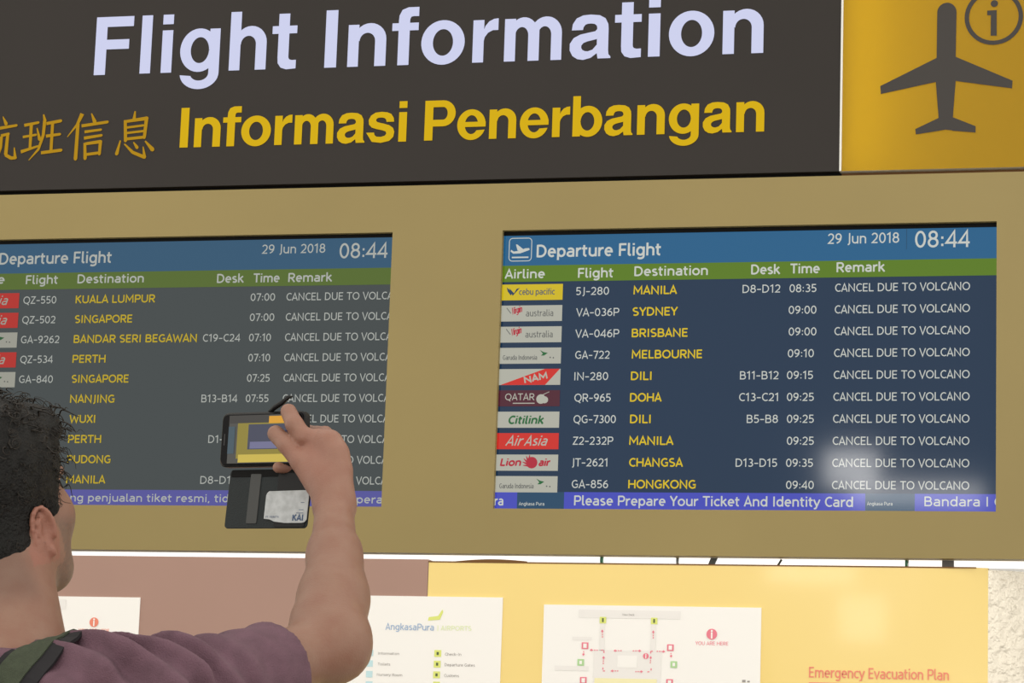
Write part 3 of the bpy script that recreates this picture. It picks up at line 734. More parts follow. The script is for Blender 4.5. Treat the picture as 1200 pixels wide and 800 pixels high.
# middle poster: legend
p2 = sheet(at(406, 770)[0], at(588, 750)[0], at(590, 700)[2], .95, 'white legend poster beside the raised elbow, across brown and yellow panels', None)
m = MB(); T_(m, 'AngkasaPura', 452, 509, 738, 738.5, 7.8, .012); m.build('poster_lettering', M_bluep, p2, label='blue lettering AngkasaPura')
m = MB(); T_(m, '| AIRPORTS', 513, 553, 738.5, 739, 5.6, 0); m.build('poster_lettering', M_limep, p2, label='faint lime lettering')
m = MB(); m.poly([W(503,723), W(514,721.5), W(519,714), W(520,717), W(516,726), W(502,727)], yp); m.build('poster_emblem', M_lime, p2, label='lime swoosh emblem')
for (k, s, x1_, s2, x2_, yy) in ((0, 'Information', 468.5, 'Check-In', 541, 767), (1, 'Toilets', 458, 'Departure Gates', 557, 779.5), (2, 'Nursery Room', 472, 'Customs', 538.5, 792)):
    m = MB(); T_(m, s, 443.5 - .7*k, x1_, yy, yy + .2, 3.2, 0); T_(m, s2, 522 - .5*k, x2_, yy + 1, yy + 1.4, 3.4, 0); m.build('legend_lettering', M_g2, p2)
    m = MB(); R_(m, 430.5 - .5*k, yy - 6, 438 - .5*k, yy + 1.5); m.build('legend_square', M_cyan, p2, label='pale cyan square')
    m = MB(); R_(m, 509.5 - .7*k, yy - 5.5, 517.5 - .7*k, yy + 2.5); m.build('legend_square', M_lime, p2, label='lime square')
    m = MB(); R_(m, 512.2 - .7*k, yy - 3.2, 514.8 - .7*k, yy + .3, yp - .0004); m.build('legend_symbol', M_dkp, p2)
m = MB(); R_(m, 429, 798, 437, 806); m.build('legend_square', M_cyan, p2)
m = MB(); R_(m, 508, 798.5, 516, 806.5); m.build('legend_square', M_lime, p2)
# evacuation plan
p3 = sheet(at(637, 740)[0], at(892, 740)[0], at(893, 712)[2], .95, 'white evacuation plan poster on the yellow panel with red dashed routes', None)
m = MB()
for q in ((678.5, 715, 798, 724.5), (671, 746, 694, 750), (650.5, 780, 690, 785.5), (703, 728, 709, 762), (763, 728, 769, 762), (696, 762, 775, 800)): R_(m, *q)
m.build('plan_walls', M_g1, p3, label='pale grey building outline')
m = MB(); R_(m, 724, 768, 747, 782, yp - .0004); m.build('plan_void', M_paper, p3)
m = MB(); R_(m, 697, 795, 770, 806, yp - .0004); m.build('plan_area', M_pyel, p3)
m = MB(); T_(m, 'View Deck', 729.5, 744, 721.3, 721.5, 2.4, 0, yp - .0004); m.build('plan_lettering', M_g2, p3)
for (x, y_) in ((707, 726.5), (767, 727.5)):
    m = MB(); R_(m, x - 3.8, y_ - 3.8, x + 3.8, y_ + 3.8, yp - .0004); m.build('gate_square', M_lime, p3, label='lime square')
    m = MB(); R_(m, x - 1, y_ - 2.3, x + 1, y_ + 2.3, yp - .0008); m.build('gate_symbol', M_dkp, p3)
for (x, y_) in ((686, 756.5), (786, 758.8), (684, 797), (785, 799.5)):
    m = MB(); R_(m, x - 3.9, y_ - 3.9, x + 3.9, y_ + 3.9, yp - .0004); m.build('exit_square', M_pinkr, p3, label='red exit square')
    m = MB(); R_(m, x - 2, y_ - 2.5, x + 2, y_ + 2.5, yp - .0008); m.line(W(x-1, y_+2), W(x+1, y_-2), .001, .001, yp-.0009); m.build('exit_symbol', M_paper, p3)
for (x, y_) in ((681, 776), (790, 778.5)):
    m = MB(); R_(m, x - 3.9, y_ - 3.9, x + 3.9, y_ + 3.9, yp - .0004); m.build('assembly_square', M_grnp, p3, label='green square')
    m = MB(); R_(m, x - 1.5, y_ - 2, x + 1.5, y_ + 2, yp - .0008); m.build('assembly_symbol', M_paper, p3)
m = MB(); yr = yp - .0006
def dash(x0, y0, x1, y1, n, arrow=True):
    for i in range(n):
        a = i/n; b = (i + .62)/n
        m.line(W(x0+(x1-x0)*a, y0+(y1-y0)*a), W(x0+(x1-x0)*b, y0+(y1-y0)*b), .0020, .0020, yr)
    if arrow:
        d = Vector((x1-x0, y1-y0)).normalized(); nn = Vector((-d.y, d.x))
        m.poly([W(x1+d.x*1.6, y1+d.y*1.6), W(x1-d.x*1+nn.x*1.7, y1-d.y*1+nn.y*1.7), W(x1-d.x*1-nn.x*1.7, y1-d.y*1-nn.y*1.7)], yr)
for q in ((706.5,747,706.3,739,3), (766,748,766,740,3), (701,761.7,693,761.5,3), (729,762.3,721,762.3,3), (742,762.5,750.5,762.5,3), (770,763,778.5,763.3,3),
          (707.5,778,707.8,770,3), (762.5,777,763,770,3), (725,786,717.5,786,3), (745,786.8,752.5,786.8,3), (684.5,763,684.2,767,2), (786.6,765,786.9,769,2)): dash(*q)
for q in ((705,761.7,708.5,761.7,1,False), (708.3,762,708.3,767,1,False), (707,782,707,786,1,False), (707,786,711,786,1,False), (763,763,767,763,1,False), (763,763,763,767,1,False), (763.5,783,763.5,787,1,False), (759,787,763,787,1,False)): dash(*q)
m.build('escape_routes', M_pinkr, p3, label='red dashed arrows')
here(p3, 757.3, 768.7, 3.4, M_pinkr, None)
here(p3, 834.5, 743, 6.2, M_pinkr, None)
m = MB(); T_(m, 'YOU ARE HERE', 815, 854, 755.5, 756.2, 4.2, -.004); m.build('plan_title', M_pinkr, p3, label='red words YOU ARE HERE')
m = MB(); R_(m, 870, 796.5, 874, 799.5); R_(m, 876, 797.5, 879, 799.5); m.build('plan_mark', M_g2, p3)
# ------------------------------------------------------------------ the man: one continuous body grown from a distance field
class Field:
    def __init__(s, xs, ys, zs, far=.05):
        s.a = [np.asarray(q, np.float32) for q in (xs, ys, zs)]
        s.F = np.full([len(q) for q in s.a], far, np.float32)
    def win(s, lo, hi):
        sl = []
        for i in range(3):
            a = int(np.searchsorted(s.a[i], lo[i])); b = int(np.searchsorted(s.a[i], hi[i])); sl.append(slice(max(a-1, 0), min(b+1, len(s.a[i]))))
        g = np.meshgrid(*[s.a[i][sl[i]] for i in range(3)], indexing='ij', sparse=True)
        return tuple(sl), g
    def put(s, d, sl, k, mode):
        f = s.F[sl]
        if d.size == 0: return
        if mode == 'sub': 
            h = np.clip(.5 - .5*(f + d)/k, 0, 1); s.F[sl] = f*(1-h) - d*h + k*h*(1-h)
        else:
            h = np.clip(.5 + .5*(f - d)/k, 0, 1); s.F[sl] = f*(1-h) + d*h - k*h*(1-h)
    def cap(s, a, b, ra, rb, k=.01, mode='add'):
        a = np.array(a[:3], float); b = np.array(b[:3], float); r = max(ra, rb) + .05
        sl, (X, Y, Z) = s.win(np.minimum(a, b) - r, np.maximum(a, b) + r)
        d = b - a; L = max(d @ d, 1e-9)
        t = np.clip(((X-a[0])*d[0] + (Y-a[1])*d[1] + (Z-a[2])*d[2])/L, 0, 1)
        q = np.sqrt((X-a[0]-t*d[0])**2 + (Y-a[1]-t*d[1])**2 + (Z-a[2]-t*d[2])**2) - (ra + (rb-ra)*t)
        s.put(q, sl, k, mode)
    def ell(s, c, r, R=None, k=.01, mode='add'):
        """ellipsoid with radii r along the columns of R"""
        c = np.array(c[:3], float); m = max(r) + .05
        sl, (X, Y, Z) = s.win(c - m, c + m)
        R = np.eye(3) if R is None else np.array(R)
        X = X - c[0]; Y = Y - c[1]; Z = Z - c[2]
        u = [(X*R[0, i] + Y*R[1, i] + Z*R[2, i]) for i in range(3)]
        k0 = np.sqrt(sum((u[i]/r[i])**2 for i in range(3))); k1 = np.sqrt(sum((u[i]/r[i]**2)**2 for i in range(3)))
        s.put(k0*(k0-1)/np.maximum(k1, 1e-6), sl, k, mode)
    def mesh(s, smooth=1):
        F = s.F; X = s.a; N = F.shape
        I = F < 0
        c8 = [I[i:N[0]-1+i, j:N[1]-1+j, k:N[2]-1+k] for i in (0, 1) for j in (0, 1) for k in (0, 1)]
        al = np.logical_and.reduce(c8); an = np.logical_or.reduce(c8)
        act = np.argwhere(an & ~al)
        idx = -np.ones([n-1 for n in N], np.int32); idx[act[:, 0], act[:, 1], act[:, 2]] = np.arange(len(act))
        P = np.zeros((len(act), 3)); C = np.zeros(len(act))
        cor = [(i, j, k) for i in (0, 1) for j in (0, 1) for k in (0, 1)]
        for p in cor:
            for ax in range(3):
                if p[ax]: continue
                q = list(p); q[ax] = 1
                f0 = F[act[:, 0]+p[0], act[:, 1]+p[1], act[:, 2]+p[2]]; f1 = F[act[:, 0]+q[0], act[:, 1]+q[1], act[:, 2]+q[2]]
                m = (f0 < 0) != (f1 < 0); t = np.where(m, f0/np.where(m, f0-f1, 1), 0)
                pos = [X[i][act[:, i]+p[i]] for i in range(3)]
                pos[ax] = pos[ax] + t*(X[ax][act[:, ax]+1] - X[ax][act[:, ax]])
                for i in range(3): P[:, i] += np.where(m, pos[i], 0)
                C += m
        P /= C[:, None]
        Q = []
        for ax in range(3):
            o1, o2 = (ax+1) % 3, (ax+2) % 3
            lo = [slice(1, N[i]-1) for i in range(3)]; lo[ax] = slice(0, N[ax]-1)
            hi = [slice(1, N[i]-1) for i in range(3)]; hi[ax] = slice(1, N[ax])
            a = I[tuple(lo)]; b = I[tuple(hi)]
            for flip in (0, 1):
                e = np.argwhere((a & ~b) if flip == 0 else (~a & b)) + np.array([0 if i == ax else 1 for i in range(3)])
                if not len(e): continue
                r = []
                for (u, v) in ((0, 0), (1, 0), (1, 1), (0, 1)):
                    g = e.copy(); g[:, o1] -= u; g[:, o2] -= v; r.append(idx[g[:, 0], g[:, 1], g[:, 2]])
                Q.append(np.stack(r if flip == 0 else r[::-1], 1))
        Q = np.concatenate(Q)[:, ::1]
        for _ in range(smooth):
            A = np.zeros_like(P); n = np.zeros(len(P))
            for i in range(4):
                for j in ((i+1) % 4, (i+3) % 4):
                    np.add.at(A, Q[:, i], P[Q[:, j]]); np.add.at(n, Q[:, i], 1)
            P = P*.5 + .5*A/np.maximum(n, 1)[:, None]
        return P, Q

def npmesh(name, P, Q, mt, parent):
    me = bpy.data.meshes.new(name)
    me.vertices.add(len(P)); me.vertices.foreach_set('co', P.astype(np.float32).ravel())
    me.loops.add(Q.size); me.loops.foreach_set('vertex_index', Q.astype(np.int32).ravel())
    me.polygons.add(len(Q)); me.polygons.foreach_set('loop_start', np.arange(0, Q.size, 4, dtype=np.int32)); me.polygons.foreach_set('loop_total', np.full(len(Q), 4, np.int32))
    me.update(calc_edges=True); me.validate()
    me.polygons.foreach_set('use_smooth', np.ones(len(me.polygons), bool))
    me.materials.append(mt)
    o = bpy.data.objects.new(name, me); COL.objects.link(o)
    if parent is not None:
        o.parent = parent; o.matrix_parent_inverse = Matrix.Translation(parent.location).inverted()
    return o

def grid(lo, hi, parts, coarse):
    """axis samples from lo to hi, finer inside the listed (a, b, step) parts"""
    x = lo; out = [x]
    while x < hi:
        st = coarse
        for (a, b, h) in parts:
            if a - 1e-6 <= x < b: st = min(st, h)
        x += st; out.append(x)
    return out

hd = math.radians(15)
fw = np.array([math.sin(hd), math.cos(hd), 0]); rt = np.array([math.cos(hd), -math.sin(hd), 0]); up = np.array([0, 0, 1.0])
tl = math.radians(12)                                    # head tipped up towards the phone
hf = fw*math.cos(tl) + up*math.sin(tl); hu = up*math.cos(tl) - fw*math.sin(tl)
HC = at(-7, 572, 3.09)
HR = np.array([rt, hf, hu]).T
def H(r, f, u): return HC + rt*r + hf*f + hu*u
td = math.radians(14)
tf = np.array([math.sin(td), math.cos(td), 0]); tr_ = np.array([math.cos(td), -math.sin(td), 0])
TR = np.array([tr_, tf, up]).T
NB = at(8, 783, 3.06)
def T(r, f, u): return NB + tr_*r + tf*f + up*u
SHR = at(176, 824, 3.05); ELB = at(389, 752, 3.33); WRI = at(392, 592, 3.50)
SHL = T(-.19, 0, -.06); ELL = T(-.27, -.03, -.34); WRL = T(-.25, .10, -.56)
FLOOR = 0.0
HIPR = T(.085, 0, 0); HIPR[2] = .90; HIPL = T(-.085, 0, 0); HIPL[2] = .90
KNR = T(.10, .02, 0); KNR[2] = .49; KNL = T(-.11, .03, 0); KNL[2] = .49
ANR = T(.11, -.02, 0); ANR[2] = .085; ANL = T(-.13, .02, 0); ANL[2] = .085
man = empty('person', (float(NB[0]), float(NB[1]), 0), 'dark curly haired man in mauve t-shirt seen from behind, raising a phone', 'person')

HN = at(372, 545, 3.52)
B_ = Field(grid(-1.78, -.97, ((-1.56, -1.28, .0036), (-1.26, -1.06, .0026)), .010),
           grid(2.80, 3.66, ((2.96, 3.24, .0036), (3.45, 3.60, .0026)), .010),
           grid(.02, 1.90, ((1.72, 1.87, .0026), (1.56, 1.72, .0036), (1.3, 1.56, .008)), .014))
b = B_
# trunk
b.ell(T(0, .0, -.20), (.165, .105, .21), TR, .04)
b.ell(T(0, .0, -.43), (.145, .10, .20), TR, .05)
pel = T(0, 0, 0); pel[2] = .93
b.ell(pel, (.165, .115, .15), TR, .05)
b.cap(T(-.14, 0, -.07), T(.13, 0, -.06), .055, .06, .05)
b.cap(T(.0, -.005, -.045), T(.12, .0, -.048), .055, .050, .04)          # trapezius
b.cap(T(.0, -.005, -.03), T(-.13, .0, -.055), .06, .05, .04)
# neck and head
b.cap(T(.014, .0, -.04), H(.010, -.020, -.080), .075, .066, .03)
b.ell(H(0, -.012, .015), (.075, .094, .088), HR, .012)                 # skull
b.ell(H(0, .028, -.050), (.067, .064, .084), HR, .02)                  # face
b.ell(H(0, .042, -.094), (.059, .056, .040), HR, .02)                  # jaw
for sg in (-1, 1):
    b.cap(H(sg*.055, .005, -.062), H(sg*.044, .050, -.110), .021, .019, .03)      # jaw line
    b.ell(H(sg*.043, .058, -.040), (.024, .024, .026), HR, .03)       # cheek bone
    b.ell(H(sg*.031, .102, -.002), (.015, .017, .008), HR, .008, 'sub')  # eye socket
    b.cap(H(sg*.012, .084, .016), H(sg*.046, .071, .015), .008, .007, .012)
    b.cap(H(sg*.022, .0795, -.011), H(sg*.040, .0735, -.010), .0035, .0035, .006)      # brow
    # ear: flat shell, hollow, rim and lobe
    e0 = H(sg*.077, -.010, -.052)
    er = (rt*sg*math.cos(.30) - hf*math.sin(.30)); ef = (hf*math.cos(.30) + rt*sg*math.sin(.30)); eu = hu*.98 - hf*.18; 
    ER = np.array([er, ef, eu]).T
    b.ell(e0 - er*.001, (.008, .0165, .029), ER, .004)
    b.ell(e0 + er*.009 + ef*.003, (.0065, .0095, .017), ER, .003, 'sub')
    pts = [e0 + er*.006 + ef*(.0165*math.cos(t) - .001)*1.0 + eu*(.029*math.sin(t)) for t in [math.radians(q) for q in range(-20, 231, 25)]]
    for i in range(len(pts)-1): b.cap(pts[i] , pts[i+1], .0036, .0036, .002)
    pts = [e0 + er*.007 + ef*(-.009*math.cos(t) + .001)*1.0 + eu*(.019*math.sin(t) - .001) for t in [math.radians(q) for q in range(-60, 61, 24)]]
    for i in range(len(pts)-1): b.cap(pts[i], pts[i+1], .0026, .0026, .002)
    b.cap(e0 + er*.003 - eu*.024 + ef*.006, e0 + er*.003 - eu*.029 + ef*.008, .0065, .006, .004)
    b.cap(e0 + er*.002 + ef*.013 - eu*.002, e0 + er*.004 + ef*.014 - eu*.008, .0036, .003, .003)       # tragus
b.cap(H(0, .086, .010), H(0, .106, -.033), .0075, .0095, .012)           # nose
for sg in (-1, 1): b.cap(H(sg*.006, .098, -.037), H(sg*.012, .094, -.038), .008, .0065, .007)
b.cap(H(-.020, .086, -.066), H(.020, .086, -.066), .006, .006, .006); b.cap(H(0, .092, -.065), H(.0, .091, -.066), .007, .007, .008)
b.cap(H(-.016, .084, -.075), H(.016, .084, -.075), .007, .007, .006)
b.cap(H(-.021, .098, -.0705), H(.021, .098, -.0705), .0018, .0018, .003, 'sub')
b.ell(H(0, .078, -.112), (.018, .016, .014), HR, .012)                 # chin
# right arm
b.cap(SHR - np.array([.04, 0, 0]), SHR, .052, .050, .04)
mid = SHR*.45 + ELB*.55 - up*.004
b.cap(SHR - up*.004, mid - up*.004, .044, .0405, .03); b.cap(mid - up*.006, ELB, .0415, .039, .03)
b.ell(ELB + np.array([.006, 0, -.006]), (.040, .040, .044), None, .03)
b.ell(at(365, 724, 3.33), (.024, .024, .026), None, .03)
fa = WRI - ELB; f1 = ELB + fa*.30; f2 = ELB + fa*.62
b.cap(ELB, f1, .040, .0405, .03); b.cap(f1, f2, .0405, .033, .03); b.cap(f2, WRI, .032, .0255, .02)
b.cap(f1 + _r*.008, f2 + _r*.006, .032, .026, .02)
# right hand, back of the hand towards us
def hp(px, py, Y): return at(px, py, Y)
def dg(px, py, Y, r): return (hp(px, py, Y), r)
def chain(l, k=.004):
    for i in range(len(l)-1): b.cap(l[i][0], l[i+1][0], l[i][1], l[i+1][1], k)
for (px, py, Y, r) in ((374, 517, 3.520, .0150), (386, 519, 3.512, .0150), (394, 532, 3.508, .0145), (398, 551, 3.508, .0140)):
    b.cap(WRI, hp(px, py, Y), .022, r, .014)
b.cap(hp(374, 517, 3.52), hp(386, 519, 3.512), .0150, .0150, .01); b.cap(hp(386, 519, 3.512), hp(394, 532, 3.508), .015, .0145, .01); b.cap(hp(394, 532, 3.508), hp(398, 551, 3.508), .0145, .014, .01)
b.cap(hp(362, 548, 3.512), hp(380, 572, 3.50), .017, .019, .014)       # ball of the thumb
b.cap(hp(362, 530, 3.516), hp(380, 560, 3.505), .013, .018, .014)
chain([dg(372, 568, 3.505, .017), dg(353, 540, 3.508, .0150), dg(336, 521, 3.512, .0125), dg(323, 508, 3.520, .0118)])            # thumb on the screen
chain([dg(374, 516, 3.520, .0145), dg(356, 512, 3.510, .0128), dg(345, 497, 3.510, .0122), dg(338, 482, 3.522, .0112)])           # index finger over the top edge
chain([dg(386, 518, 3.514, .0140), dg(381, 508, 3.548, .0105), dg(362, 506, 3.574, .0095), dg(340, 509, 3.580, .0088)], .003)     # middle, behind the phone
chain([dg(394, 532, 3.510, .0135), dg(384, 523, 3.550, .0102), dg(364, 523, 3.578, .0094), dg(344, 526, 3.582, .0086)], .003)     # ring, behind the phone
chain([dg(398, 551, 3.510, .0130), dg(384, 549, 3.545, .0100), dg(356, 548, 3.555, .0088), dg(326, 547.5, 3.540, .0082)], .003)   # little finger under the phone
# left arm hanging, hand relaxed
b.cap(SHL + np.array([.03, 0, 0]), SHL, .058, .052, .04)
b.cap(SHL, ELL, .050, .039, .03); b.cap(ELL, ELL*.6 + WRL*.4, .040, .038, .03); b.cap(ELL*.6 + WRL*.4, WRL, .038, .026, .03)
hd_ = (WRL - ELL); hd_ = hd_/np.linalg.norm(hd_); hs = tf*.8 + up*.2; hs = hs - hd_*(hs @ hd_); hs /= np.linalg.norm(hs); hn = np.cross(hd_, hs)
for j in range(4):
    k0 = WRL + hd_*.095 + hs*(.033 - .022*j)
    b.cap(WRL + hd_*.01, k0, .021, .0125, .012)
    L = (.072, .080, .074, .058)[j]; sgn = 1 if hn @ tr_ > 0 else -1
    k1 = k0 + hd_*L*.5 + hn*sgn*L*.12; k2 = k1 + hd_*L*.32 + hn*sgn*L*.3
    b.cap(k0, k1, .0105, .0092, .003); b.cap(k1, k2, .0092, .0078, .003)
b.cap(WRL + hd_*.03 + hs*.02, WRL + hd_*.075 + hs*.052, .016, .012, .008); b.cap(WRL + hd_*.075 + hs*.052, WRL + hd_*.11 + hs*.062, .0115, .0095, .004)
# legs
for (h, kn, an) in ((HIPR, KNR, ANR), (HIPL, KNL, ANL)):
    b.cap(h, kn, .082, .055, .04); b.cap(kn, kn*.65 + an*.35, .054, .052, .03); b.cap(kn*.65 + an*.35, an, .052, .036, .03)
    b.cap(an, an + tf*.12 - up*.035, .036, .028, .02)
P, Q = B_.mesh(2)

skin = bpy.data.materials.new('tanned_skin'); skin.use_nodes = True
nt = skin.node_tree; pb = nt.nodes['Principled BSDF']
pb.inputs['Roughness'].default_value = .5; pb.inputs['Subsurface Weight'].default_value = .06; pb.inputs['Subsurface Radius'].default_value = (.01, .004, .002); pb.inputs['Subsurface Scale'].default_value = .5
at_ = nt.nodes.new('ShaderNodeAttribute'); at_.attribute_name = 'tint'
tc = nt.nodes.new('ShaderNodeTexCoord'); no = nt.nodes.new('ShaderNodeTexNoise'); no.inputs['Scale'].default_value = 34; no.inputs['Detail'].default_value = 6
n2 = nt.nodes.new('ShaderNodeTexNoise'); n2.inputs['Scale'].default_value = 420; n2.inputs['Detail'].default_value = 2
nt.links.new(tc.outputs['Object'], no.inputs['Vector']); nt.links.new(tc.outputs['Object'], n2.inputs['Vector'])
mx = nt.nodes.new('ShaderNodeMix'); mx.data_type = 'RGBA'; mx.blend_type = 'MULTIPLY'
rp = nt.nodes.new('ShaderNodeMapRange'); rp.inputs['From Min'].default_value = .3; rp.inputs['From Max'].default_value = .7; rp.inputs['To Min'].default_value = 0; rp.inputs['To Max'].default_value = .8
nt.links.new(no.outputs['Fac'], rp.inputs['Value']); nt.links.new(rp.outputs['Result'], mx.inputs['Factor'])
nt.links.new(at_.outputs['Color'], mx.inputs['A']); mx.inputs['B'].default_value = (.86, .70, .66, 1)
nt.links.new(mx.outputs['Result'], pb.inputs['Base Color'])
bp = nt.nodes.new('ShaderNodeBump'); bp.inputs['Strength'].default_value = .25; bp.inputs['Distance'].default_value = .002
nt.links.new(n2.outputs['Fac'], bp.inputs['Height']); nt.links.new(bp.outputs['Normal'], pb.inputs['Normal'])
body = npmesh('body', P, Q, skin, man)
L = (P - HC) @ HR      # head coordinates of every vertex: right, forward, up
tint = np.tile(np.array([.27, .150, .105]), (len(P), 1))
hand = np.exp(-((P - HN)**2).sum(1)/.075**2)[:, None]
tint = tint*(1-hand) + np.array([.33, .170, .125])*hand
ear = ((np.abs(L[:, 0]) > .0765) & (L[:, 2] > -.092) & (L[:, 2] < -.015) & (np.abs(L[:, 1] + .008) < .03))[:, None]*1.0
tint = tint*(1-ear) + np.array([.31, .140, .100])*ear
sm = lambda v, a, c: np.clip((v-a)/(c-a), 0, 1)**2*(3 - 2*np.clip((v-a)/(c-a), 0, 1))
stub = sm(L[:, 1], -.005, .022)*sm(-L[:, 2], .028, .055)*sm(L[:, 2], -.165, -.125)*(np.abs(L[:, 0]) < .075)
grain = .72 + .28*np.sin(P[:, 0]*2300)*np.sin(P[:, 1]*2100 + 1)*np.sin(P[:, 2]*2500)
stub = (stub*.62*grain)[:, None]
tint = tint*(1-stub) + np.array([.085, .075, .062])*stub
nape = (sm(-L[:, 1], .03, .06)*sm(L[:, 2], -.145, -.11)*.35)[:, None]
tint = tint*(1-nape) + np.array([.05, .042, .036])*nape
ca = body.data.color_attributes.new('tint', 'FLOAT_COLOR', 'POINT')
ca.data.foreach_set('color', np.concatenate([tint, np.ones((len(P), 1))], 1).astype(np.float32).ravel())

# eyes and nails
M_eye = mat('eye_white', (.8, .78, .75, 1), rough=.15); M_nail = mat('fingernail', (.52, .33, .27, 1), rough=.3)
def ico(mb, c, r, R=np.eye(3), n=10):
    vs = []; fs = []
    for i in range(n//2 + 1):
        ph = PI*i/(n//2)
        for j in range(n):
            th = 2*PI*j/n; v_ = np.array([r[0]*math.sin(ph)*math.cos(th), r[1]*math.sin(ph)*math.sin(th), r[2]*math.cos(ph)]); vs.append(tuple(np.array(c) + R @ v_))
    for i in range(n//2):
        for j in range(n): fs.append((i*n+j, (i+1)*n+j, (i+1)*n+(j+1) % n, i*n+(j+1) % n))
    mb.add(vs, fs)
for sg in (-1, 1):
    m = MB(); ico(m, H(sg*.031, .0700, -.002), (.0115,)*3, HR, 16); m.build('eye', M_eye, man, smooth=True)
    m = MB(); ico(m, H(sg*.031, .0803, -.002), (.0052, .0018, .0052), HR, 12); m.build('iris', mat('brown_iris', (.08, .04, .02, 1), rough=.1), man, smooth=True)

# t-shirt: cloth a finger wide outside the trunk, folds running down from the raised shoulder
sx = Field(grid(-1.80, -.98, ((-1.5, -1.0, .0045),), .010), grid(2.80, 3.45, ((2.93, 3.32, .0045),), .010), grid(.78, 1.62, ((1.33, 1.56, .0045),), .011))
c = sx
c.ell(T(0, .0, -.20), (.182, .122, .225), TR, .04)
c.ell(T(0, .0, -.43), (.175, .125, .24), TR, .05)
p2_ = T(0, 0, 0); p2_[2] = .95
c.ell(p2_, (.198, .150, .20), TR, .05)
c.cap(T(-.14, 0, -.07), T(.13, 0, -.06), .068, .070, .05)
c.cap(T(.0, -.005, -.040), T(.12, .0, -.038), .062, .062, .04); c.cap(T(.0, -.005, -.035), T(-.13, .0, -.055), .066, .060, .04)
c.cap(SHR - np.array([.04, 0, 0]), SHR, .068, .063, .04)
ax = ELB - SHR; aL = np.linalg.norm(ax); ax = ax/aL
CUF = at(324, 775, 3.24); cs = (CUF - SHR) @ ax
c.cap(SHR, SHR + ax*(cs + .02) - up*.006, .061, .0510, .03)
c.cap(SHR - up*.012, SHR + ax*(cs + .02) - up*.020, .062, .052, .03)
c.cap(SHL + np.array([.03, 0, 0]), SHL, .068, .064, .04)
al = ELL - SHL; aLL = np.linalg.norm(al); al = al/aLL
c.cap(SHL, SHL + al*.20, .064, .058, .03)
X, Y, Z = np.meshgrid(*[q for q in c.a], indexing='ij', sparse=True)
sA = (X-SHR[0])*ax[0] + (Y-SHR[1])*ax[1] + (Z-SHR[2])*ax[2]
wr = np.clip((sA + .13)/.06, 0, 1)*np.clip((.17 - sA)/.14, .12, 1)*(Z > 1.2)
wob = np.sin(9*Y*3 + 11*Z*3)*.9 + np.sin(31*X + 17*Z)*.8
c.F -= (.002*wr).astype(np.float32)
c.F += (.0098*wr*np.sin(sA*128 + (Z-1.45)*42 + wob*.7) + .0035*wr*np.sin(sA*71 - Z*95 + wob)).astype(np.float32)
c.F += (.0035*np.sin(X*23 + Z*48 + 1.5*np.sin(Z*17))*(Z < 1.38) + .0012*np.sin(X*90 + Y*60)*np.sin(Z*70)).astype(np.float32)
hm = .004*np.clip(1 - np.abs(sA - cs + .010)/.004, 0, 1)*(sA > 0)
c.F += hm.astype(np.float32)*.5
c.F = np.maximum(c.F, (sA - cs).astype(np.float32) - 0 * X)                                    # right cuff
sB = (X-SHL[0])*al[0] + (Y-SHL[1])*al[1] + (Z-SHL[2])*al[2]
far = (X - SHL[0])*tr_[0] + (Y-SHL[1])*tr_[1]
c.F = np.where((far < .02) & (sB > .17), np.maximum(c.F, sB - .19), c.F).astype(np.float32)
c.F = np.maximum(c.F, (.845 - Z).astype(np.float32) + 0*X)
# hollow cuffs and neck opening
c.cap(SHR + ax*(cs - .008) - up*.005, SHR + ax*(cs + .05) - up*.005, .0455, .0445, .003, 'sub')
c.cap(SHL + al*.15, SHL + al*.25, .049, .049, .003, 'sub')
c.ell(T(.006, -.004, -.008), (.098, .084, .036), TR, .03)
c.cap(T(.014, .002, .062), T(.012, .03, .20), .0775, .080, .004, 'sub')
P2, Q2 = sx.mesh(1)
M_shirt = mat('mauve_marl_cotton', (.150, .078, .108, 1), rough=.9, noise=.22, scale=38, bump=.35, bscale=520)
shirt = npmesh('t_shirt', P2, Q2, M_shirt, man)

# trousers and shoes
tx = Field(grid(-1.75, -1.0, (), .010), grid(2.80, 3.30, (), .010), grid(.05, 1.02, (), .012)); c = tx
c.ell(pel + np.array([0, 0, -.02]), (.172, .126, .13), TR, .05)
for (h, kn, an) in ((HIPR, KNR, ANR), (HIPL, KNL, ANL)):
    c.cap(h - up*.03, kn, .094, .070, .03); c.cap(kn, an + up*.03, .070, .062, .02)
X, Y, Z = np.meshgrid(*[q for q in c.a], indexing='ij', sparse=True)
c.F += (.004*np.sin(Z*60 + 3*np.sin(X*30)) * np.sin(X*25 + Y*20)).astype(np.float32)
c.F = np.maximum(c.F, (.075 - Z).astype(np.float32) + 0*X)
P3, Q3 = tx.mesh(1); npmesh('trousers', P3, Q3, mat('dark_blue_denim', (.03, .04, .07, 1), rough=.9, noise=.3, scale=60, bump=.2, bscale=400), man)
M_shoe = mat('grey_canvas_shoe', (.10, .10, .11, 1), rough=.8, noise=.2, scale=40); M_sole = mat('rubber_sole', (.5, .5, .48, 1), rough=.7)
